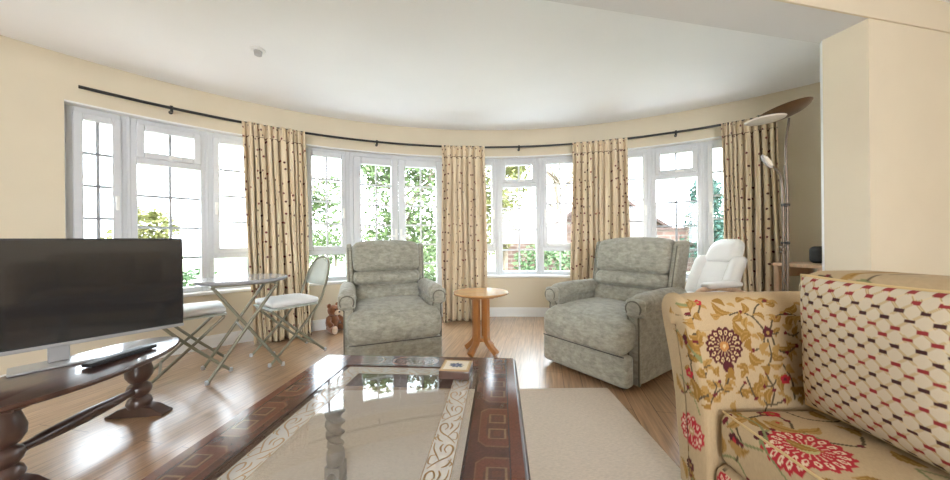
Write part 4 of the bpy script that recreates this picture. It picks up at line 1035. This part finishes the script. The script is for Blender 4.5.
# ================================================================== GARDEN
bm=NB(); vbox(bm,-45,45,4.7,60,-.30,-.12); o=struct(finish('ground_lawn',bm,M['grass'],smooth=False))
bm=NB(); arc_block(bm,math.radians(-85),math.radians(75),RO+.05,6.6,-.14,-.06); struct(finish('ground_patio',bm,M['paving']))
def foliage(bm,c,s,n,lf,rnd,shell=.5):
    for _ in range(n):
        d=Vector((rnd.gauss(0,1),rnd.gauss(0,1),rnd.gauss(0,1))); d.normalize(); k=shell+(1-shell)*rnd.random()
        p=Vector((c[0]+d.x*s[0]*k,c[1]+d.y*s[1]*k,c[2]+d.z*s[2]*k))
        a=Vector((rnd.uniform(-1,1),rnd.uniform(-1,1),rnd.uniform(-.6,.6))).normalized(); b=a.cross(Vector((rnd.uniform(-1,1),rnd.uniform(-1,1),rnd.uniform(-1,1)))).normalized()
        l=lf*rnd.uniform(.6,1.3); w=l*.5
        v=[bm.verts.new(p+a*l),bm.verts.new(p+b*w),bm.verts.new(p-a*l),bm.verts.new(p-b*w)]; bm.faces.new(v)
def tree(name,label,cat,base,h,blobs,leafm,n,lf,seed,trunk=.09,bare=0,group=None):
    rnd=random.Random(seed); t=thing(name,label,cat,base,0,group); bm=NB()
    top=(rnd.uniform(-.2,.2),0,h*.62); tube(bm,smooth_pts([(0,0,-.02),(rnd.uniform(-.1,.1),0,h*.3),top],5),[trunk*(1-.045*i) for i in range(11)],8)
    for b in blobs:
        tube(bm,smooth_pts([(0,0,h*.28),(b[0]*.5,b[1]*.5,(h*.28+b[2])*.5+.1),(b[0],b[1],b[2])],3),[trunk*.45,trunk*.4,trunk*.35,trunk*.3,trunk*.25,trunk*.2,trunk*.12],6)
    for k in range(bare):
        a=rnd.uniform(0,2*PI); z=h*rnd.uniform(.3,.6); L_=h*rnd.uniform(.25,.45)
        p0=Vector((0,0,z)); p1=p0+Vector((math.cos(a)*L_*.5,math.sin(a)*L_*.3,L_*.35)); p2=p1+Vector((math.cos(a+.6)*L_*.5,math.sin(a+.5)*L_*.3,L_*.45))
        tube(bm,smooth_pts([p0,p1,p2],4),[.035-.0035*i for i in range(9)],5)
        for m in range(4):
            q=p1.lerp(p2,m/4); dd=Vector((rnd.uniform(-1,1),rnd.uniform(-.5,.5),rnd.uniform(.2,1)))*.5; tube(bm,[q,q+dd*.6,q+dd*1.1+Vector((0,0,.15))],[.013,.009,.004],4)
    finish('trunk',bm,M['bark'],t)
    bm=NB()
    for b in blobs: foliage(bm,b[:3],b[3:6],int(n*b[6]) if len(b)>6 else n,lf,rnd)
    finish('foliage',bm,leafm,t,smooth=False)
G=-.12
tree('tree','leafy green tree seen through the french door glass','tree',(-1.9,8.6,G),4.6,[(0,0,2.2,1.1,.9,1.2),(.7,.2,3.4,.9,.8,.9),(-.6,0,3.3,.8,.8,.8),(.2,-.2,1.1,1.2,.8,.9)],M['leafa'],1500,.075,11,.09,4)
tree('tree','leafy tree with bare branches behind the narrow casement beside the french doors','tree',(-5.6,10.4,G),4.8,[(.2,0,1.6,1.3,.9,1.1),(-.4,0,2.6,1.0,.8,.8,.5),(.8,.2,2.7,.8,.8,.7,.5)],M['leafa'],1300,.075,12,.08,12)
tree('tree','yellow green tree seen through the window behind the round wooden table','tree',(.75,8.4,G),3.9,[(0,0,2.6,.75,.7,1.0),(-.3,0,1.5,.7,.6,.8),(.2,.1,3.3,.6,.6,.6)],M['leafb'],1200,.07,13,.08,5)
tree('tree','bare branched tree over the brick garden house','tree',(2.7,10.2,G),5.0,[(-.3,0,3.6,.9,.6,.6,.35),(.6,0,4.1,.7,.5,.5,.3)],M['leafd'],700,.06,14,.09,12)
tree('conifer','blue green conifer seen through the window beside the white leather chair','conifer',(7.6,10.6,G),3.4,[(0,0,.9,.9,.8,.9),(0,0,1.7,.7,.65,.8),(0,0,2.5,.45,.45,.7)],M['leafc'],1600,.07,15,.09)
tree('shrub','bright green shrub seen above the television','shrub',(-6.3,5.9,G),1.9,[(0,0,.9,.6,.6,.6),(.2,.1,1.4,.45,.45,.4)],M['leafb'],900,.06,16,.05)
tree('shrub','low grey green shrub just outside the window beside the bistro table','shrub',(-4.7,5.45,G),.8,[(0,0,.45,.38,.25,.28)],M['leafd'],420,.05,17,.03)
tree('shrub','dark green shrub just outside the window behind the round wooden table','shrub',(1.55,6.9,G),1.05,[(0,0,.6,.75,.4,.5)],M['leafd'],900,.06,18,.04)
tree('shrub','round green shrub at the foot of the french doors tree','shrub',(-.75,6.6,G),1.0,[(0,0,.6,.7,.5,.55)],M['leafa'],900,.06,19,.04)
hd_=thing('hedge','long green hedge across the back of the garden','hedge',(-4.5,14.6,G))
rnd=random.Random(30); bm=NB()
for k in range(9): foliage(bm,(-4.6+k*.85,0,.9),(.7,.5,.95),620,.085,rnd)
finish('foliage',bm,M['leafa'],hd_,smooth=False)
bm=NB()
for k in range(6):
    bm=NB(); tube(bm,[(-4.4+k*1.3,0,-.02),(-4.4+k*1.3,0,.8)],.05,6); finish('stem',bm,M['bark'],hd_)
gh=thing('garden_house','pinkish brick garden house with a low tiled gable roof beyond the garden','house',(5.3,13.0,G),math.radians(-4))
bm=NB(); vbox(bm,-2.5,2.5,0,3.0,0,1.35)
v=[bm.verts.new(q) for q in ((-2.5,0,1.35),(2.5,0,1.35),(0,0,3.0),(-2.5,3.0,1.35),(2.5,3.0,1.35),(0,3.0,3.0))]
for f in ((0,1,2),(3,5,4),(0,2,5,3),(1,4,5,2)): bm.faces.new([v[i] for i in f])
finish('wall',bm,M['brick'],gh,smooth=False)
sl=math.hypot(2.5,1.65)
for s in (-1,1):
    mt=Matrix(((s*2.5/sl,0,s*1.65/sl,0),(0,1,0,0),(-1.65/sl,0,2.5/sl,3.0),(0,0,0,1))); bm=NB(); vbox(bm,0,sl+.2,-.2,3.1,.01,.13,mt); finish('roof',bm,M['roof'],gh,smooth=False)
for x in (-1.3,.5):
    bm=NB(); vbox(bm,x,x+.8,-.03,.02,.55,1.25); finish('window',bm,M['upvc'],gh,smooth=False)
gw=thing('garden_wall','long weathered brick garden wall running outside the far windows','wall',(4.6,10.9,G),math.radians(-6))
bm=NB(); vbox(bm,-3.7,4.6,0,.3,0,1.38); finish('masonry',bm,M['brick'],gw,smooth=False)
bm=NB(); vbox(bm,-3.75,4.65,-.04,.34,1.38,1.46); finish('coping',bm,M['roof'],gw,smooth=False)
